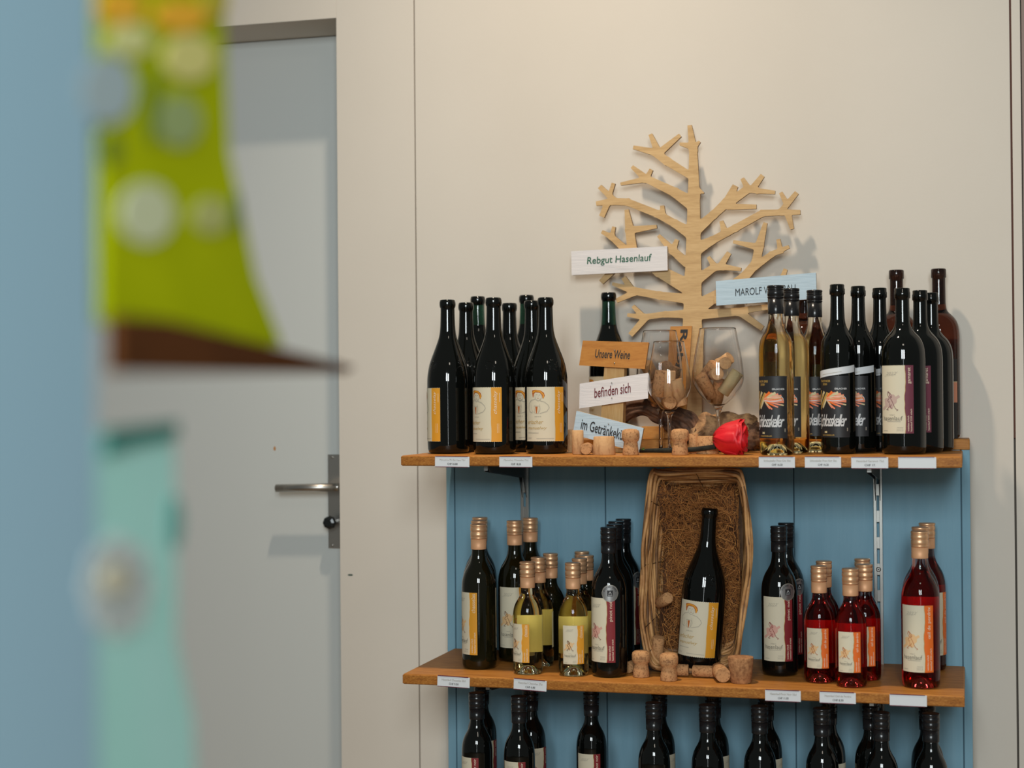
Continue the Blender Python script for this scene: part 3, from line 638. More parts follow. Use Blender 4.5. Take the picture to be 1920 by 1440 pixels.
# ------------------------------------------------------------------ bottles
GA = 'dark burgundy bottles at the left of the top shelf'
bottle('burgundy', 839, 562.4, 0, .118, -80, 'burgundy bottle at the far left of the top shelf, label turned to the left', GA)
bottle('burgundy', 925.3, 558.5, 0, .090, -38, 'middle front burgundy bottle, orange striped label with hair sketch turned left', GA)
bottle('burgundy', 1022.7, 558.5, 0, .125, -6, 'burgundy bottle nearest the signpost, full portrait label facing forward', GA)
bottle('burgundy', 873.6, 568, 0, .222, -110, 'dark burgundy bottle behind and between the two leftmost ones', GA)
bottle('burgundy', 955, 568.3, 0, .2735, -120, 'dark burgundy bottle in the second row, right behind the middle front one', GA)
bottle('burgundy', 997, 565, 0, .213, -20, 'burgundy bottle with a sliver of portrait label, behind the one nearest the signpost', GA)
bottle('burgundy_green', 895.8, 556.5, .021, .366, -130, 'rear burgundy bottle with green lit neck on the ledge, left of two', GA)
bottle('burgundy_green', 987, 553.4, .021, .366, -130, 'rear burgundy bottle with green lit neck on the ledge, right of two', GA)
bottle('burgundy_red', 1141, 549, .021, .350, -45, 'burgundy bottle standing alone behind the orange sign of the signpost', GA)
GB = 'golden wine bottles with black screw caps'
bottle('gold', 1454, 535.5, 0, .058, -25, 'golden wine bottle with black label beside the red rose, front one', GB)
bottle('gold', 1483.7, 541, 0, .150, -32, 'second golden wine bottle, half hidden behind the front golden one', GB)
bottle('gold', 1527, 544, 0, .216, -20, 'golden wine bottle looking dark, next to the front slim black bottle', GB)
GC = 'slim black bottles with paper sashes'
bottle('slim', 1569.5, 533.6, 0, .119, -22, 'slim black wine bottle in front, white sash above an orange winged label', GC)
bottle('slim', 1608.8, 537, 0, .184, -30, 'second slim black wine bottle with a white sash, behind the front one', GC)
bottle('slim', 1649, 540.7, 0, .250, -12, 'third slim black wine bottle, only a strip of its gold print showing', GC)
GD = 'gamaret bottles at the right of the top shelf'
bottle('gamaret', 1691.6, 540.7, 0, .115, -20, 'broad dark gamaret bottle in front with cream and plum label', GD)
bottle('gamaret', 1724.7, 545, 0, .190, -20, 'second gamaret bottle, right half of its cream label showing', GD)
bottle('gamaret', 1745.5, 549.8, 0, .273, -18, 'hindmost gamaret bottle, only its plum stripe showing', GD)
GE = 'tall bottles on the rear ledge'
bottle('tall', 1680.6, 509.4, .021, .366, -20, 'tall dark bottle on the rear ledge behind the front gamaret bottle', GE)
bottle('tall', 1759.7, 507, .021, .366, 0, 'tall amber bottle with salmon label band at the right end of the ledge', GE)
_t = bottle('tall', 1508.5, 512, .021, .366, -20, 'tall dark bottle behind the golden bottles and the pale blue sign', GE)
_t.scale = (1, 1, .955)
GF = 'white wine bottles with copper screw caps'
bottle('chasselas', 897, 982.5, -H, .100, -58, 'front bottle of the leftmost copper capped file, orange striped label turned left', GF)
bottle('chasselas', 898, 973, -H, .185, -80, 'middle bottle of the leftmost copper capped file', GF)
bottle('chasselas', 899.7, 966, -H, .268, -90, 'hindmost bottle of the leftmost copper capped file', GF)
bottle('chasselas', 964.7, 973, -H, .196, -12, 'copper capped dark bottle with cream label behind the front half bottle', GF)
bottle('chasselas', 994, 967, -H, .270, 20, 'copper capped dark bottle standing against the left steel rail', GF)
GG = 'half bottles of white wine'
bottle('half_white', 988.7, 1053.4, -H, .061, -38, 'pale half bottle in front at the left, label turned slightly left', GG)
bottle('half_white', 1009.4, 1043.7, -H, .145, -60, 'pale half bottle second in the left file', GG)
bottle('half_olive', 1031.9, 1035, -H, .225, 90, 'dark green half bottle at the back of the left file', GG)
bottle('half_white', 1074, 1055, -H, .062, 0, 'pale half bottle in front, orange striped label facing forward', GG)
bottle('half_white', 1086.5, 1046.5, -H, .140, -50, 'pale half bottle second in the right file beside the medal bottle', GG)
bottle('half_olive', 1099, 1038, -H, .200, -60, 'dark half bottle third in the right file, close to the medal bottle', GG)
bottle('half_olive', 1091, 1032.5, -H, .276, -60, 'hindmost half bottle of the right file, only its cap showing', GG)
GH = 'pinot noir bottles with black screw caps'
bottle('pinot', 1141, 988.7, -H, .070, -33, 'black capped pinot noir bottle with silver medal left of the basket', GH)
bottle('pinot', 1152, 981.5, -H, .140, -40, 'second black capped bottle behind the medal bottle left of the basket', GH)
bottle('pinot', 1155, 975.6, -H, .210, -40, 'third black capped bottle behind the medal bottle left of the basket', GH)
bottle('pinot', 1168.8, 970, -H, .276, 18, 'hindmost black capped bottle, nearest the basket on its left', GH)
bottle('pinot', 1460, 985.7, -H, .150, -8, 'black capped pinot noir bottle with silver medal right of the basket', GH)
bottle('pinot', 1474, 978, -H, .228, 8, 'pinot noir bottle behind the medal bottle right of the basket', GH)
GI = 'half bottles of rosé'
bottle('half_rose', 1535.3, 1060.7, -H, .092, -9, 'half rosé bottle in front at the left, glowing red at its neck', GI)
bottle('half_rose', 1544.7, 1050, -H, .180, 40, 'half rosé bottle behind the left front one', GI)
bottle('half_rose', 1594, 1065.7, -H, .059, -7, 'half rosé bottle standing nearest the shelf edge', GI)
bottle('half_rose', 1621, 1057.7, -H, .132, -5, 'half rosé bottle in front of the right steel rail', GI)
bottle('half_rose', 1616.7, 1045, -H, .235, 20, 'hindmost half rosé bottle, only its copper cap showing', GI)
GJ = 'large rosé bottles'
bottle('rose', 1724, 993, -H, .080, -13, 'large rosé bottle in front at the right end, cream and orange label', GJ)
bottle('rose', 1725, 985, -H, .170, -30, 'second large rosé bottle, nearly hidden behind the front one', GJ)
bottle('rose', 1738, 977, -H, .268, 30, 'hindmost large rosé bottle at the right end of the middle shelf', GJ)
GK = 'black capped bottles on the lowest shelf'
ZL = -0.68
row = [(893.7, 1299, .07, -42, 'leftmost front black capped bottle on the lowest shelf'), (973, 1305.8, .055, -25, 'second front black capped bottle on the lowest shelf, label turned left'),
 (1108.4, 1298, .15, -14, 'black capped bottle under the middle shelf below the medal bottle, label facing forward'), (1225.6, 1314, .05, -4, 'front black capped bottle on the lowest shelf below the wicker basket'),
 (1326, 1318, .05, -30, 'front black capped bottle on the lowest shelf below the red capped cork group'), (1424, 1323, .06, 70, 'front black capped bottle on the lowest shelf, left of the pinot price tag'),
 (1540.6, 1327.5, .065, 80, 'front black capped bottle on the lowest shelf below the rosé price tag'), (1652, 1336, .05, 75, 'front black capped bottle on the lowest shelf, second from the right'),
 (1745, 1338, .06, 70, 'rightmost front black capped bottle on the lowest shelf'),
 (903, 1290, .21, 30, 'rear bottle on the lowest shelf behind the leftmost front one'), (994.7, 1290, .17, 35, 'rear bottle on the lowest shelf behind the second front one'),
 (1236, 1290, .17, 80, 'rear bottle on the lowest shelf behind the one below the basket'), (1337, 1290, .18, 80, 'rear bottle on the lowest shelf behind the fifth front bottle'),
 (1436, 1290, .18, 80, 'rear bottle on the lowest shelf, left of the right-hand groove'), (1554, 1290, .17, 80, 'rear bottle on the lowest shelf behind the seventh front bottle'),
 (1632, 1290, .14, 60, 'rear bottle on the lowest shelf with a strip of cream label, before the right rail'), (1738, 1290, .16, 80, 'rear bottle on the lowest shelf behind the rightmost front one')]
for u, v, Y, ph, lab in row: bottle('medium', u, v, ZL, Y, ph, lab.replace('below the red capped cork group', 'below the lying corks'), GK)

# ------------------------------------------------------------------ the plywood tree
segs = [(818,2080,125,818,1340,122),(818,1340,122,824,1000,104),(824,1000,104,828,500,76),(828,500,76,824,200,50),(824,210,52,800,52,28),
(800,185,40,737,172,18),(838,182,34,866,157,14),(845,470,50,893,488,8),
(800,372,46,650,280,54),(650,280,54,575,222,52),(575,225,46,438,194,24),(605,240,50,548,110,26),(605,230,46,740,116,26),
(800,545,86,700,480,60),(700,480,60,520,395,48),(520,395,48,430,318,24),(500,403,36,356,430,18),(522,400,34,555,336,24),
(800,742,76,700,680,50),(700,680,50,590,620,48),(590,620,48,400,545,46),(400,545,46,300,542,44),(300,542,44,200,556,28),(312,530,38,222,446,32),(285,510,26,312,424,24),(270,560,38,236,640,36),(630,640,38,624,568,26),
(780,1085,100,600,985,76),(600,985,76,450,865,60),(435,870,64,415,720,56),(415,720,56,396,594,26),(425,725,48,590,703,22),(410,870,52,300,770,38),(300,770,38,236,736,24),(298,775,30,315,704,22),(330,960,50,232,1062,34),(450,890,60,320,975,40),
(775,930,60,690,855,50),(690,855,50,600,760,24),(690,862,44,720,786,26),
(765,1165,62,600,1145,50),(600,1145,50,440,1115,48),(440,1115,48,304,1070,20),(430,1110,40,376,1030,32),(440,1130,40,330,1180,28),
(790,1265,56,640,1267,38),(640,1267,38,500,1285,36),(500,1285,36,400,1270,22),(500,1280,36,436,1213,24),(520,1288,42,420,1400,34),
(845,722,70,960,622,52),(960,622,52,1042,545,60),(1042,545,56,1095,440,38),(1060,545,56,1175,462,52),(1175,462,44,1240,474,36),(1240,474,36,1350,484,22),(1180,465,44,1138,394,26),(1205,460,44,1270,374,30),(1050,575,40,1230,576,28),
(845,845,86,950,790,50),(950,790,50,1100,710,46),(1100,710,46,1270,616,44),(1270,616,42,1400,612,38),(1400,612,38,1512,611,30),(1390,605,40,1490,484,30),(1420,548,36,1385,484,24),(1430,615,46,1460,720,24),(1030,752,48,1004,667,26),
(860,1035,66,960,965,46),(960,965,44,1020,963,40),(1020,963,40,1132,979,22),(960,958,42,920,898,22),(1000,955,42,1055,870,32),
(860,1215,96,1000,1130,64),(1000,1130,64,1150,1030,60),(1150,1030,60,1225,940,56),(1225,940,56,1250,820,56),(1250,820,56,1288,678,26),(1240,835,46,1080,800,20),(1225,955,48,1330,880,38),(1330,880,38,1440,832,22),(1385,868,34,1370,784,26),
(870,1268,62,1110,1250,50),(1110,1250,46,1200,1232,40),(1200,1232,40,1420,1205,30),(1130,1258,46,1270,1358,36),(1160,1170,60,1390,1055,40),(1385,1060,40,1418,976,26)]
def tree_outline():
    s = 0.5; ox, oy = 150, 20; NX, NY = int(1450*s), int(2080*s)
    gx, gy = np.meshgrid(np.arange(NX)/s+ox, np.arange(NY)/s+oy); Fd = np.full(gx.shape, 1e3)
    for (x1, y1, w1, x2, y2, w2) in segs:
        L = math.hypot(x2-x1, y2-y1); ux, uy = (x2-x1)/L, (y2-y1)/L
        t = (gx-x1)*ux+(gy-y1)*uy; q = np.abs(-(gx-x1)*uy+(gy-y1)*ux)
        hw = w1/2+(w2-w1)/2*np.clip(t/L, 0, 1)
        ext = w1*0.25
        a = q-hw; b = np.maximum(-t-ext, t-L); d = np.where((a > 0) & (b > 0), np.hypot(a, b), np.maximum(a, b))
        k = 11.0; hh = np.clip(0.5+0.5*(d-Fd)/k, 0, 1); Fd = d*(1-hh)+Fd*hh-k*hh*(1-hh)*0.9
    edges = {}; pos = {}
    def key(i, j, e):
        k = {0: (i, j, 0), 1: (i+1, j, 1), 2: (i, j+1, 0), 3: (i, j, 1)}[e]
        if k not in pos:
            x, y, h = k; f0 = Fd[y, x]; f1 = Fd[y, x+1] if h == 0 else Fd[y+1, x]; t = f0/(f0-f1)
            pos[k] = (x+t, y) if h == 0 else (x, y+t)
        return k
    S = Fd < 0
    case = S[:-1, :-1]*1+S[:-1, 1:]*2+S[1:, 1:]*4+S[1:, :-1]*8
    TB = {1: [(3, 0)], 2: [(0, 1)], 3: [(3, 1)], 4: [(1, 2)], 5: [(3, 0), (1, 2)], 6: [(0, 2)], 7: [(3, 2)], 8: [(2, 3)], 9: [(2, 0)], 10: [(0, 1), (2, 3)], 11: [(2, 1)], 12: [(1, 3)], 13: [(1, 0)], 14: [(0, 3)]}
    for j, i in zip(*np.nonzero((case > 0) & (case < 15))):
        i = int(i); j = int(j)
        for a, b in TB[int(case[j, i])]: edges[key(i, j, a)] = key(i, j, b)
    loops = []
    while edges:
        st, nx = edges.popitem(); lp = [pos[st]]
        while nx != st and nx in edges: lp.append(pos[nx]); nx = edges.pop(nx)
        if len(lp) > 30: loops.append(lp)
    def rdp(p, e):
        if len(p) < 3: return p
        a, b = np.array(p[0]), np.array(p[-1]); ab = b-a; L = np.hypot(*ab) or 1e-9
        q = np.array(p)-a; dd = np.abs(q[:, 0]*ab[1]-q[:, 1]*ab[0])/L if L > 1e-6 else np.hypot(q[:, 0], q[:, 1])
        k = int(dd.argmax())
        if dd[k] > e: return rdp(p[:k+1], e)[:-1]+rdp(p[k:], e)
        return [p[0], p[-1]]
    out = []
    for lp in loops:
        h = len(lp)//2; r = rdp(lp[:h+1], 0.35)[:-1]+rdp(lp[h:]+[lp[0]], 0.35)[:-1]
        out.append([(x/s+ox, y/s+oy) for x, y in r])
    return out
YT = 0.368
tree = empty('tree_ornament', (at(1299, 800, YT).x, YT, Z0+0.021)); tag(tree, 'flat plywood tree with bare branches standing against the wall', 'decoration')
loops3 = []
for lp in tree_outline():
    L3 = []
    for x, y in lp:
        p = at(1060+x/3.4286, 220+y/3.4286, YT); L3.append(Vector((p.x-tree.location.x, -0.004, max(p.z, Z0+0.0212)-tree.location.z)))
    loops3.append(L3)
flat = [p for L3 in loops3 for p in L3]; tri = tessellate_polygon(loops3); n_ = len(flat)
mb = MB(); mb.add(flat, [tuple(t) for t in tri], ply_m)
for y0, y1, m_ in ((-0.004, 0.004, mat('scorched_cut_edge', (0.20, 0.105, 0.04), .8)),):
    for L3 in loops3:
        k = len(L3); back = [Vector((p.x, y1, p.z)) for p in L3]
        mb.add(L3+back, [(i, i+k, (i+1) % k+k, (i+1) % k) for i in range(k)], m_)
mb.add([Vector((p.x, 0.004, p.z)) for p in flat], [tuple(reversed(t)) for t in tri], ply_m)
mb.build('tree_panel', tree)

def rel(o, P): return Vector(P)-o.location
def board(name, root, q, Y, th, m, medge, text, tm, tx0, tx1, ty0, ty1, shear=0, bold=0.0, down=False):
    P = [at(u, v, Y) for u, v in q]   # bl, br, tr, tl
    P = [rel(root, p) for p in P]
    mb = MB(); mb.quadbox(P, th, m, medge); bo = mb.build(name, root, 0.0012)
    if text:
        bl, br, tr, tl = P; V, Fc, _ = textmesh(text, shear, bold); vs = []
        for a, b in V:
            if down: a, b = b, 1-a
            x = tx0+(tx1-tx0)*a; y = ty0+(ty1-ty0)*b
            p = (bl*(1-x)+br*x)*(1-y)+(tl*(1-x)+tr*x)*y; vs.append(p-Vector((0, 0.0006, 0)))
        m2 = MB(); m2.add(vs, Fc, tm); m2.build('lettering', bo)
    return bo
b1 = board('sign_board', tree, [(1071.7, 516), (1252, 507), (1251, 461.5), (1071, 471)], YT-0.016, 0.011, whitesign_m, signedge_m, 'Rebgut Hasenlauf', green_ink, .165, .84, .34, .72, shear=.10, bold=.010)
b1['label'] = 'white washed sign board with green lettering'
b2 = board('sign_board', tree, [(1343, 573), (1531.5, 560), (1530, 511), (1342, 527)], YT-0.042, 0.011, bluesign_m, signedge_m, 'MAROLF WEINBAU', black_ink, .195, .795, .33, .62, shear=.04)
b2['label'] = 'pale blue sign board with black lettering'
for uu, vv in ((1352, 566), (1408, 556)):   # spacer blocks that hold the blue board off the branches
    c = rel(tree, at(uu, vv, YT-0.02)); mq = MB(); mq.box((c.x-.012, -.031, c.z-.004), (c.x+.012, -.004, c.z+.010), ply_m); mq.build('spacer_block', tree, .0006)
mbk = MB(); p0 = rel(tree, at(1203, 823, .335)); p1 = rel(tree, at(1330, 799, .335))
mbk.box((p0.x, -0.033, 0), (p1.x, -0.006, 0.025), warm_m); mbk.build('base_block', tree, 0.001)

# vertical board leaning behind the glasses
vb = empty('wooden_board', (at(1265, 822, .30).x, .318, Z0+0.0215)); tag(vb, 'narrow varnished board with black lettering leaning upright behind the left glasses', 'sign')
board('board', vb, [(1243, 822), (1283, 822), (1297.5, 611), (1257, 612)], .318, 0.009, warm_m, warm_m, 'Rebgut', black_ink, .38, .82, .42, .97, bold=.03, down=True)

# signpost
sp = empty('signpost', (at(1147, 846, .19).x, .19, Z0+0.0003)); tag(sp, 'small wooden signpost with three painted boards between bottles and glasses', 'sign')
P = [rel(sp, at(u, v, .185)) for u, v in [(1122, 840), (1166, 840), (1171, 675), (1134, 675)]]
P[0].z = 0; P[1].z = 0
mb = MB(); mb.quadbox(P, 0.026, post_m); mb.build('post', sp, 0.001)
mb = MB(); mb.box((P[0].x-0.02, -0.025, 0), (P[1].x+0.03, 0.05, 0.008), post_m); mb.build('foot', sp, 0.001)
s1 = board('sign_board', sp, [(1085.7, 685), (1209, 692), (1216.5, 642), (1092.8, 638.5)], .174, 0.010, warm_m, warm_m, 'Unsere Weine', black_ink,  .22, .75, .34, .67, bold=.012)
s1['label'] = 'varnished orange brown sign board'
s2 = board('sign_board', sp, [(1086, 766), (1215, 747), (1215, 699), (1087, 719.5)], .174, 0.010, whitesign_m, signedge_m, 'befinden sich', red_ink, .22, .75, .33, .73, bold=.012)
s2['label'] = 'white painted sign board'
s3 = board('sign_board', sp, [(1074, 814), (1198, 849), (1206.7, 802.6), (1081, 770)], .150, 0.010, bluesign_m, signedge_m, 'im Getränkekühler', black_ink, .10, .90, .30, .74, bold=.012)
s3['label'] = 'pale blue painted sign board'
for (u, v), bo in (((1152, 657), s1), ((1152, 681), s1), ((1147, 718), s2), ((1147, 746), s2), ((1141, 795), s3)):
    c = rel(sp, at(u, v, .1738 if bo != s3 else .1498)); mb = MB(); mb.lathe([(0.0014, 0), (0.0012, .0008), (0.0003, .0011)], zinc_m, 10, M=Matrix.Translation(c) @ Matrix.Rotation(math.pi/2, 4, 'X')); mb.build('nail', bo)
# pale wooden block at the left of the corks
a = at(1069, 806, .15); mb = MB(); mb.box((-0.006, -0.006, 0), (0.006, 0.006, a.z-Z0), corkp_m); tag(mb.build('wooden_block', None, .001, None), 'pale upright wooden block behind the leftmost cork', 'block').location = (a.x, .16, Z0+.0003)

# ------------------------------------------------------------------ wine glasses
def wineglass(h, rb, loc, label, rot=0):
    r = empty('wine_glass', loc); tag(r, label, 'wine glass', 'wine glasses filled with corks'); k = h/0.225; q = rb/0.049
    zs = lambda z: z*k
    out = [(0.0008, .083), (0.012, .085), (0.030, .099), (0.042, .114), (0.0482, .128), (0.049, .140), (0.0470, .160), (0.0425, .186), (0.0370, .212), (0.0345, .225)]
    inn = [(a-0.0011, b+0.0004) for a, b in out[::-1]][:-1]
    inn = [(max(a, 0.0005), b) for a, b in inn]+[(0.0, .0855)]
    mb = MB(); prof = [(0.0, .0825)]+[(a*q, zs(b)) for a, b in out]+[((0.0338)*q, zs(.2256))]+[(a*q, zs(b)) for a, b in inn]
    prof[0] = (0.0, zs(.0825))
    # densify for a smooth bowl
    pts = []
    for i in range(len(prof)-1):
        a = prof[i]; b = prof[i+1]; pts.append(a)
        if abs(b[1]-a[1]) > 0.009:
            p_ = prof[i-1] if i else a; n_ = prof[i+2] if i+2 < len(prof) else b
            for t in (.33, .66):
                pts.append(tuple(0.5*(2*a[j]+(b[j]-p_[j])*t+(2*p_[j]-5*a[j]+4*b[j]-n_[j])*t*t+(3*a[j]-p_[j]-3*b[j]+n_[j])*t**3) for j in (0, 1)))
    pts.append(prof[-1]); mb.lathe(pts, clear_glass, 64); mb.build('bowl', r)
    mb = MB(); mb.lathe([(0.0038, zs(.0035)), (0.0034, zs(.02)), (0.0034, zs(.055)), (0.0042, zs(.070)), (0.0075, zs(.080)), (0.010, zs(.0825))], clear_glass, 32); mb.build('stem', r)
    mb = MB(); mb.lathe([(0.036*q, 0.0), (0.036*q, 0.0008), (0.02*q, 0.0018), (0.0038, 0.0036)], clear_glass, 56); mb.build('foot', r)
    return r
gA = (at(1238.5, 780, .250).x, .250, Z0+.0004); gC = (at(1347, 790, .215).x, .215, Z0+.0004)
gB = (at(1255.3, 800, .175).x, .175, Z0+.0004)
wineglass(at(1238.5, 620.5, .250).z-Z0, .0455, gA, 'clear wine glass of corks, rear left one, half behind the smaller glass')
wineglass(at(1255, 640.5, .175).z-Z0, .0405, gB, 'smaller clear wine glass of corks in front, second stem from the left')
wineglass(at(1347, 616, .215).z-Z0, .0485, gC, 'large clear wine glass of corks at the right, behind the red rose')

# ------------------------------------------------------------------ corks
def cork_mb(kind, m):
    mb = MB()
    if kind == 'wine': mb.lathe([(0.0098, -.022), (0.0105, -.0213), (0.0107, 0), (0.0105, .0213), (0.0098, .022)], m, 24)
    elif kind == 'champagne': mb.lathe([(0.0145, 0), (0.0150, .001), (0.0140, .010), (0.0128, .019), (0.0124, .0235), (0.0150, .0265), (0.0163, .031), (0.0163, .039), (0.0150, .0435), (0.011, .0462), (0.004, .047)], m, 28)
    elif kind == 'taper': mb.lathe([(0.0175, 0), (0.0182, .0008), (0.0228, .044), (0.0222, .0455)], m, 32)
    elif kind == 'stopper': mb.lathe([(0.0205, 0), (0.0210, .0008), (0.0188, .032), (0.0180, .033)], m, 32)
    elif kind == 'block': mb.lathe([(0.0205, 0), (0.0207, .0008), (0.0195, .0315), (0.0188, .032)], m, 32)
    return mb
def cork(kind, loc, rot, label, m=None, txt=None, sc=1.0, group='corks on the shelves', parent=None):
    m = m or cork_m; mb = cork_mb(kind, m)
    o = mb.build('cork' if kind in ('wine', 'champagne') else 'cork_stopper', None); o.location = loc; o.rotation_euler = rot; o.scale = (sc, sc, sc)
    tag(o, label, 'cork', group)
    if txt:
        d = Dec(); R = .0107 if kind == 'wine' else .0163
        if kind == 'wine': d.text(txt, -.0025, -.017, .034, .0055, brown_p, 1, vert=True)
        else: d.text(txt, -.009, .032, .018, .0045, brown_p, 1)
        m2 = MB(); d.wrap(R, 0, m2); m2.build('print', o)
    return o
R90 = math.pi/2
def on(u, v, Y=None): 
    p = at(u, v, Y); return p
G1 = 'corks lying on the top shelf'; G2 = 'corks lying on the middle shelf'
p = at(1083.5, 830, .075); cork('wine', (p.x, .075, Z0+.0225), (0, 0, .4), 'upright wine cork at the left foot of the signpost', corkp_m, group=G1)
p = at(1100, 840, .060); cork('wine', (p.x, .062, Z0+.0112), (R90, 0, .15), 'wine cork lying end-on beside the pale stopper', cork_m, group=G1)
p = at(1132.5, 840, .055); cork('stopper', (p.x, .055, Z0+.0003), (0, 0, 0), 'broad pale wooden stopper in front of the pale blue sign', corkp_m, group=G1)
p = at(1182.5, 840, .050); cork('champagne', (p.x, .050, Z0+.0003), (0, 0, 1), 'mushroom cork covering the end of the pale blue sign', group=G1)
p = at(1275, 840, .050); cork('champagne', (p.x, .050, Z0+.0003), (0, 0, 2), 'mushroom cork in front of the rose stem on the top shelf', group=G1)
p = at(1299, 840, .105); cork('wine', (p.x, .115, Z0+.0185), (0, 0, 0), 'short upright cork between the mushroom cork and the cork block', group=G1, sc=.83)
p = at(1326, 840, .110); cork('block', (p.x, .112, Z0+.0003), (0, 0, 0), 'broad cork block just left of the red rose', group=G1)
zh = Z0-H
p = at(1184.5, 1247, .10); cork('wine', (p.x, .115, zh+.0112), (R90, 0, -.3), 'wine cork lying end-on behind the leftmost mushroom cork', group=G2)
p = at(1202, 1250, .068); cork('champagne', (p.x, .068, zh+.0003), (0, 0, .2), 'leftmost mushroom cork on the middle shelf beside the medal bottle', txt='SUISSE', group=G2, sc=1.02)
p = at(1254, 1258, .042); cork('champagne', (p.x, .042, zh+.0003), (0, 0, .1), 'mushroom cork in front of the basket corner', txt='MONT', group=G2, sc=1.04)
p = at(1281, 1262, .09); cork('wine', (p.x-.012, .088, zh+.0112), (R90, 0, R90+.1), 'wine cork lying behind the front mushroom cork', txt='VINS', group=G2)
p = at(1322, 1262, .085); cork('wine', (p.x, .085, zh+.0112), (R90, 0, R90-.05), 'wine cork lying sideways with printed words before the basket', txt='PINOT NOIR', group=G2)
p = at(1351, 1265, .06); cork('wine', (p.x, .062, zh+.0142), (R90, 0, .30), 'thick wine cork lying end-on beside the big stopper', group=G2, sc=1.28)
p = at(1388.5, 1262, .045); cork('taper', (p.x, .048, zh+.0003), (0, 0, 0), 'big tapered cork stopper at the right corner of the basket', mat('pressed_cork', (0.22, 0.09, 0.035), .9, noise=(150, (1, 1, 1), .35, .6), color2=(0.47, 0.235, 0.10), bump=(150, .8, (1, 1, 1))), group=G2)
# corks in the glasses: (du, dv from the bowl middle in metres: x, y, z, rotations)
def fill(g, items, scz, who):
    for i, (dx, dy, dz, rx, ry, m, t) in enumerate(items):
        cork('wine', (g[0]+dx, g[1]+dy, g[2]+dz*scz), (rx, ry, .3), t, m, sc=1.12, group='corks piled in the '+who)
fill(gC, [(-.022, -.004, .124, .3, -.55, cork_m, 'cork low at the left inside the right wine glass'), (.024, -.006, .130, .2, .60, corkw_m, 'pale yellow plastic cork at the right inside the right wine glass'),
 (-.003, -.010, .146, R90, 1.15, corkp_m, 'cork lying crosswise in the middle of the right wine glass'), (.008, .004, .166, R90*.95, 1.45, corkp_m, 'topmost printed cork lying flat in the right wine glass'),
 (-.002, .012, .112, .5, .1, cork_m, 'crumbly dark cork at the bottom of the right wine glass'), (.002, .024, .165, .6, .9, corkp_m, 'light cork end standing behind the topmost cork in the right wine glass'),
 (-.020, .010, .150, .9, .5, cork_m, 'cork leaning behind the crosswise cork in the right wine glass')], 1, 'right wine glass')
fill(gB, [(-.017, -.006, .129, .1, .15, cork_m, 'round cork end at the left inside the small wine glass'), (.001, -.004, .128, .05, .0, corkp_m, 'upright printed cork in the middle of the small wine glass'),
 (.019, -.006, .112, .1, -.22, corkp_m, 'tall tan cork at the right inside the small wine glass'), (-.001, -.001, .093, R90, 1.4, cork_m, 'reddish cork lying at the bottom of the small wine glass')], 1, 'small wine glass')
fill(gA, [(-.018, .0, .150, .5, -.6, corkp_m, 'pale cork at the left inside the rear wine glass'), (.010, .002, .161, R90, 1.2, cork_m, 'large dark cork on top inside the rear wine glass'),
 (.024, -.004, .138, .2, .3, cork_m, 'dark cork at the right inside the rear wine glass'), (-.012, .0, .112, .3, -.3, cork_m, 'cork at the bottom of the rear wine glass'),
 (.006, .016, .140, .2, .1, corkp_m, 'upright pale cork in the middle of the rear wine glass')], 1, 'rear wine glass')

# ------------------------------------------------------------------ rose
pc = at(1369, 824, .075); rose = empty('red_rose', (pc.x, .075, Z0+.0)); tag(rose, 'red artificial rose lying on the top shelf edge beside the golden bottles', 'flower')
cz_ = 0.0292
def petal(k, n, r0, span, length, open_, seed):
    rr = random.Random(seed); mb = MB(); NU, NV = 8, 8; vs = []
    a0 = 2*math.pi*k/n+rr.uniform(-.2, .2)
    for j in range(NV+1):
        t = j/NV
        for i in range(NU+1):
            s_ = (i/NU-.5)*span*(0.55+0.6*math.sin(min(1, t*1.15)*math.pi*.62)); a = a0+s_
            r = r0*(0.25+0.98*math.sin(min(t*1.25, 1.15)*math.pi*.5)**.65)+open_*max(0, t-.68)**1.4*.05
            r *= 1+.05*math.sin(i*1.3+seed)
            x = -0.030+length*t-0.006*abs(i/NU-.5)*2*t+.0015*math.sin(seed+i)
            vs.append((x, r*math.cos(a), cz_+r*math.sin(a)))
    fs = [(j*(NU+1)+i, j*(NU+1)+i+1, (j+1)*(NU+1)+i+1, (j+1)*(NU+1)+i) for j in range(NV) for i in range(NU)]
    mb.add(vs, fs, petal_m, True); o = mb.build('petal', rose)
    sm = o.modifiers.new('thick', 'SOLIDIFY'); sm.thickness = .0006
    return o
for k in range(5): petal(k, 5, .0245, 1.7, .050, .45, k+1)
for k in range(5): petal(k+.5, 5, .0222, 1.8, .057, .7, k+11)
for k in range(4): petal(k+.2, 4, .0170, 2.0, .060, .3, k+21)
for k in range(3): petal(k+.7, 3, .0108, 2.4, .061, .0, k+31)
mb = MB(); q0 = rel(rose, at(1340, 838, .078)); q1 = rel(rose, at(1270, 843, .095)); q2 = rel(rose, at(1200, 845, .12))
mb.tube([(-.026, 0, cz_-.006), q0, (q1.x+.03, q1.y, .0085), (q1.x, q1.y, .0075), ((q1.x+q2.x)/2, (q1.y+q2.y)/2, .0062), (q2.x, q2.y, .005)], [.005, .0046, .0044, .0046, .0042, .0036], stem_m, 10)
mb.build('stem', rose)
mb = MB()
for k in range(5):
    a = k*1.257; mb.add([(-.032, .004*math.cos(a), cz_+.004*math.sin(a)), (-.026, .009*math.cos(a-.5), cz_+.009*math.sin(a-.5)), (-.020, .012*math.cos(a), cz_+.012*math.sin(a)), (-.026, .009*math.cos(a+.5), cz_+.009*math.sin(a+.5))], [(0, 1, 2, 3)], leaf_m)
mb.build('sepal', rose)
mb = MB()
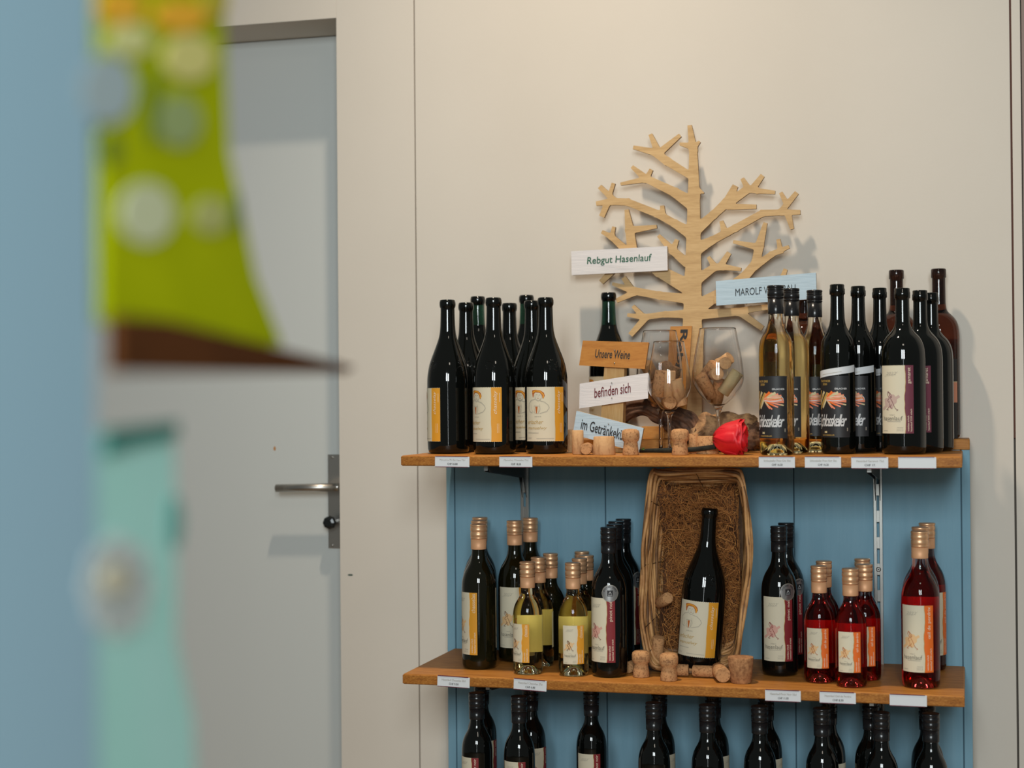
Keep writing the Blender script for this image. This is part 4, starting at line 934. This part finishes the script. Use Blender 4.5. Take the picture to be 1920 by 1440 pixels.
for (x, s) in ((q2.x+.006, 1), (q1.x+.035, 1)):
    for a in (-.6, .5): mb.tube([(x, (q1.y+q2.y)/2, .008), (x+.006*s, (q1.y+q2.y)/2-.002, .010+.004*a)], [.0012, .0003], leaf_m, 6)
mb.build('thorn', rose)

# ------------------------------------------------------------------ vine root
vr = empty('vine_root', (at(1320, 830, .27).x, .27, Z0)); tag(vr, 'gnarled dark brown vine root lying behind the glasses and the rose', 'driftwood')
def gnarl(pts, rad, m, name, seed, fl=.28, n=5, Yv=.27):
    P = []
    for (u, v, Y) in pts: P.append(rel(vr, at(u, v, Y)))
    Q = []; Rr = []
    for i in range(len(P)-1):
        a, b = P[max(0, i-1)], P[i]; c, d = P[i+1], P[min(len(P)-1, i+2)]
        for t in [k/6 for k in range(6)]:
            Q.append(0.5*(2*b+(c-a)*t+(2*a-5*b+4*c-d)*t*t+(3*b-a-3*c+d)*t**3)); Rr.append(rad[i]+(rad[i+1]-rad[i])*t)
    Q.append(P[-1]); Rr.append(rad[-1]); rr = random.Random(seed); ph = [rr.uniform(0, 6) for _ in range(6)]
    mb = MB(); mb.tube(Q, Rr, m, 36, True, flute=lambda t, a: 1+fl*math.sin(n*a+t*9+ph[0])*.6+fl*.5*math.sin((n*2+1)*a-t*14+ph[1])+fl*.25*math.sin(17*a+t*5+ph[3])+.12*math.sin(t*23+ph[2]))
    mb.build(name, vr)
gnarl([(1160, 792, .295), (1182, 768, .292), (1215, 762, .292), (1250, 775, .292), (1285, 788, .29), (1302, 804, .285), (1302, 822, .285)], [.009, .014, .018, .019, .017, .015, .010], root_m, 'root_limb', 1)
gnarl([(1248, 790, .298), (1268, 804, .295), (1294, 820, .29)], [.010, .014, .014], root_m, 'root_limb', 5)
gnarl([(1302, 822, .285), (1322, 808, .283), (1352, 803, .283), (1385, 802, .28), (1414, 808, .27)], [.014, .024, .026, .026, .022], root2_m, 'root_knot', 2, fl=.30, n=9)
gnarl([(1345, 800, .285), (1362, 784, .285), (1368, 777, .285)], [.016, .010, .004], root2_m, 'root_snag', 3, fl=.2)
gnarl([(1368, 782, .285), (1392, 796, .28), (1420, 815, .26)], [.007, .013, .020], root_m, 'root_limb', 4, fl=.2)
gnarl([(1380, 832, .155), (1400, 828, .165), (1414, 822, .19)], [.009, .0165, .0165], root_m, 'root_limb', 6, fl=.15)

# ------------------------------------------------------------------ wicker basket on end
YB0, YB1 = 0.105, 0.225      # rim depth, bottom depth
bk = empty('wicker_basket', (at(1307, 1240, YB0).x, YB0, zh)); tag(bk, 'long shallow wicker basket standing on end on the middle shelf', 'basket')
rimpts = [(1224, 888), (1216, 935), (1209, 1000), (1204, 1060), (1203, 1120), (1206, 1180), (1214, 1228), (1228, 1250), (1260, 1256), (1305, 1258), (1350, 1254), (1378, 1238), (1388, 1190), (1396, 1130), (1403, 1060), (1404, 1000), (1398, 940), (1388, 893), (1372, 886), (1306, 884), (1240, 885)]
rim = [rel(bk, at(u, v, YB0)) for u, v in rimpts]
for p in rim: p.z = min(max(p.z, 0.006), H-TH-0.006)
cen = Vector((sum(p.x for p in rim)/len(rim), 0, sum(p.z for p in rim)/len(rim)))
def loop(scale, y, seed, amp=.0022):
    rr = random.Random(seed); n = len(rim); out = []
    f1, f2 = rr.uniform(0, 6), rr.uniform(0, 6); kk = rr.choice([5, 7, 9])
    for i in range(n):
        a, b, c, d = rim[i-1], rim[i], rim[(i+1) % n], rim[(i+2) % n]
        for t in (0, .25, .5, .75):
            p = 0.5*(2*b+(c-a)*t+(2*a-5*b+4*c-d)*t*t+(3*b-a-3*c+d)*t**3)
            q = cen+(p-cen)*scale; s_ = (i+t)/n*2*math.pi
            w_ = amp*math.sin(kk*s_+f1); q = cen+(q-cen)*(1+w_/(q-cen).length)
            q.y = y+amp*.9*math.sin((kk+2)*s_+f2); q.z = max(q.z, .0035); q.z = min(q.z, H-TH-.004); out.append(q)
    out.append(out[0]); out.append(out[1]); return out
rods = []
for k in range(22):
    t = k/21; sc = 1.0-0.20*t+R_.uniform(-.012, .012); y = (YB1-YB0)*t
    rods.append((sc, y, .0030 if k % 3 else .0036))
rods += [(1.015, .001, .0034), (.985, -.003, .0032), (1.02, .008, .0030)]
for k, (sc, y, rd) in enumerate(rods):
    mb = MB(); mb.tube(loop(sc, y, k+50), rd, wick_m if (k % 4 or k > 20) else wick2_m, 7); mb.build('wicker_rod', bk)
for i in (1, 3, 5, 6, 10, 12, 14, 16, 19, 8):      # tie wires across the rods
    p = rim[i]; mb = MB(); pts = []
    for k in range(7):
        t = k/6; q = cen+(p-cen)*((1.0-.20*t)-0.022+.008*math.sin(k*2)); pts.append((q.x, (YB1-YB0)*t*.95-.004, q.z))
    mb.tube(pts, .0006, wire_m, 5); mb.build('tie_wire', bk)
mb = MB(); sc = .81; mb.prism([(cen.x+(p.x-cen.x)*sc, YB1-YB0, cen.z+(p.z-cen.z)*sc) for p in rim], (0, .006, 0), wick2_m); mb.build('basket_bottom', bk)
# coconut fibre stuffing
fb = empty('fibre_stuffing', (bk.location.x, YB1-.02, zh+.01)); tag(fb, 'brown coconut fibre padding stuffed in the wicker basket around the bottle', 'stuffing')
mb = MB(); NX_, NZ_ = 26, 46; vs = []; rr = random.Random(77)
hw = .074; hz0, hz1 = .012, .355
bx = rel(bk, at(1318, 1100, .15)).x
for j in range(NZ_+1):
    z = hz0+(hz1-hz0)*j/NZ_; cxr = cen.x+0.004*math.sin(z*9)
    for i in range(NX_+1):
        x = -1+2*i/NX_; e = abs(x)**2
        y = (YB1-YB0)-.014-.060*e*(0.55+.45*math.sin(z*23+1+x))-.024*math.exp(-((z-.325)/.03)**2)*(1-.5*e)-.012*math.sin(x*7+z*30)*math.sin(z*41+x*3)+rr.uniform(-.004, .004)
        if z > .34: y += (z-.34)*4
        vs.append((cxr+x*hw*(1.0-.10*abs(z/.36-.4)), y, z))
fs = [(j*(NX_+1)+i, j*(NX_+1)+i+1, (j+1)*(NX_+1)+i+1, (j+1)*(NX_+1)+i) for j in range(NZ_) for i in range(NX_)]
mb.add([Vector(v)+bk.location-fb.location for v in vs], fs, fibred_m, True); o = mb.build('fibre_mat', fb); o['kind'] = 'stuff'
mb = MB(); fibm = [fibre_m, mat('light_fibre', (0.74, 0.33, 0.09), .7), mat('dark_fibre', (0.12, 0.045, 0.015), .8)]
for k in range(6500):
    i = rr.randint(1, NX_-1); j = rr.randint(1, NZ_); v = vs[j*(NX_+1)+i]; p = Vector(v)+Vector((0, -.003, 0))
    a = rr.uniform(0, 6.28); L = rr.uniform(.012, .045); bend = rr.uniform(-1.6, 1.6); pts = []
    for s_ in range(7):
        pts.append(p.copy()); p = p+Vector((math.cos(a), rr.uniform(-.45, .42), math.sin(a)))*(L/6); a += bend/6+rr.uniform(-.15, .15)
        p.y = min(p.y, (YB1-YB0)-.002); p.x = min(max(p.x, cen.x-.080), cen.x+.076-max(0, .09-p.z)*.2); p.z = min(max(p.z, .008), .375)
    pts = [q+bk.location-fb.location for q in pts]
    mb.tube(pts, rr.uniform(.00022, .00042), fibm[0 if k % 3 else rr.choice([1, 1, 2])], 3)
o = mb.build('loose_fibre', fb); o['kind'] = 'stuff'
o = bottle('burgundy', 1331.5, 944, -H, .150, -14, 'burgundy bottle leaning in the wicker basket on coconut fibre', 'dark burgundy bottles at the left of the top shelf')
p = at(1309, 1236, .136); o.location = (p.x, .136, zh+.0105); o['group'] = 'bottle in the basket'
al = o.rotation_euler[2]; o.rotation_euler = (Matrix.Rotation(.082, 3, 'Y') @ Matrix.Rotation(-.012, 3, 'X') @ Matrix.Rotation(al, 3, 'Z')).to_euler()
p = at(1233, 1217, .13); cork('wine', (p.x, .13, p.z), (.15, .12, 0), 'cork standing in the lower left corner of the basket', group='corks tucked in the basket', sc=1.05)
p = at(1243, 1127, .15); cork('wine', (p.x, .155, p.z), (1.15, .5, .4), 'cork stuck end-out in the fibre at the left of the basket', group='corks tucked in the basket')

# ------------------------------------------------------------------ things hanging close to the camera, far out of focus
FA, FB = at(165, 700, CY+0.66), at(650, 700, CY+1.06)
NRM = (FB-FA).cross(Vector((0, 0, 1))); NRM.z = 0; NRM.normalize()
def fpt(u, v):
    d = FW + R2*((u-960)/F) - U2*((v-720)/F); return CAM+d*((FA-CAM).dot(NRM)/d.dot(NRM))
def fprism(name, pts, th, m, root, off=0.0):
    mb = MB(); mb.prism([rel(root, fpt(u, v)+NRM*off) for u, v in pts], -NRM*th, m); return mb.build(name, root, 0.0008)
pl = fpt(-420, 700); pr_ = fpt(152, 700)
b = MB(); b.prism([(pl.x, pl.y+.012, 0), (pr_.x, pr_.y+.012, 0), (pr_.x, pr_.y+.012, 2.3), (pl.x, pl.y+.012, 2.3)], -NRM*.018, mat('blue_partition_paint', (0.36, 0.56, 0.68), .7, spec=.15)); structure(b, 'wall_left')
green_f = mat('green_fabric', (0.40, 0.46, 0.001), .8, spec=.05, noise=(20, (1, 1, .6)), color2=(0.46, 0.52, 0.002))
gr = empty('patterned_bag', fpt(330, 560)); tag(gr, 'lime green patterned bag with pale round flowers, blurred close to the camera', 'bag')
fprism('bag_body', [(198, 605), (196, 300), (188, 150), (180, -60), (418, -60), (424, 150), (430, 290), (455, 400), (480, 520), (530, 648), (400, 640), (300, 620)], .006, green_f, gr)
pale_f = mat('pale_flower_print', (0.74, 0.74, 0.30), .8); blueish_f = mat('pale_blue_flower_print', (0.40, 0.50, 0.52), .8); yel_f = mat('yellow_flower_print', (0.95, 0.48, 0.02), .8); white_f = mat('white_flower_print', (0.64, 0.68, 0.42), .8)
def disc(root, u, v, ru, rv, m, name, off=.0012):
    fprism(name, [(u+ru*math.cos(k*math.pi/10), v+rv*math.sin(k*math.pi/10)) for k in range(20)][::-1], .001, m, root, off)
for u, v, a, c, m in [(272, 400, 52, 58, white_f), (392, 405, 34, 34, mat('faint_flower_print', (0.50, 0.52, 0.16), .8)), (333, 228, 42, 48, mat('sage_flower_print', (0.33, 0.42, 0.16), .8)), (352, 108, 48, 44, mat('cream_flower_print', (0.74, 0.68, 0.22), .8)),
                      (198, 168, 52, 66, blueish_f), (240, 75, 40, 30, pale_f), (222, 12, 44, 34, yel_f), (335, 30, 50, 30, yel_f), (400, 0, 24, 40, mat('mustard_print', (0.5, 0.42, 0.02), .8))]:
    disc(gr, u, v, a, c, m, 'flower_print')
dk = mat('dark_green_print', (0.15, 0.22, 0.004), .8)
disc(gr, 285, 200, 14, 70, dk, 'leaf_print', .0011); disc(gr, 440, 400, 10, 40, dk, 'leaf_print', .0011); disc(gr, 205, 280, 18, 30, dk, 'leaf_print', .0011)
wd = empty('wedge_board', fpt(400, 690)); tag(wd, 'dark brown pointed wooden board under the green bag, blurred close to the camera', 'board')
fprism('board', [(208, 592), (300, 600), (420, 630), (540, 660), (655, 688), (640, 699), (208, 699)], .006, mat('dark_brown_wood', (0.085, 0.030, 0.010), .8, spec=.05, noise=(12, (1, 1, 1)), color2=(0.11, 0.038, 0.012)), wd, .004)
tl = empty('daisy_bag', fpt(260, 1100)); tag(tl, 'teal bag with a daisy print and dark teal rim, blurred close to the camera', 'bag')
fprism('bag_body', [(172, 1560), (176, 1100), (178, 812), (326, 800), (330, 1000), (330, 1200), (362, 1350), (372, 1560)], .006, mat('teal_fabric', (0.42, 0.78, 0.70), .8, noise=(14, (1, 1, 1)), color2=(0.46, 0.80, 0.74), spec=.1), tl)
fprism('rim_band', [(190, 852), (196, 806), (328, 790), (328, 818), (250, 832)], .002, mat('dark_teal_band', (0.01, 0.17, 0.14), .7), tl, .002)
for k in range(8):
    a = k*math.pi/4; disc(tl, 216+36*math.cos(a), 1100+56*math.sin(a), 30, 40, mat('daisy_petal_print', (0.64, 0.70, 0.68), .8), 'daisy_petal', .0013)
disc(tl, 206, 1086, 24, 28, mat('daisy_centre_print', (0.68, 0.62, 0.44), .8), 'daisy_centre', .0026)
disc(tl, 325, 980, 14, 50, mat('leaf_teal_print', (0.12, 0.36, 0.32), .8), 'leaf_print', .0011)
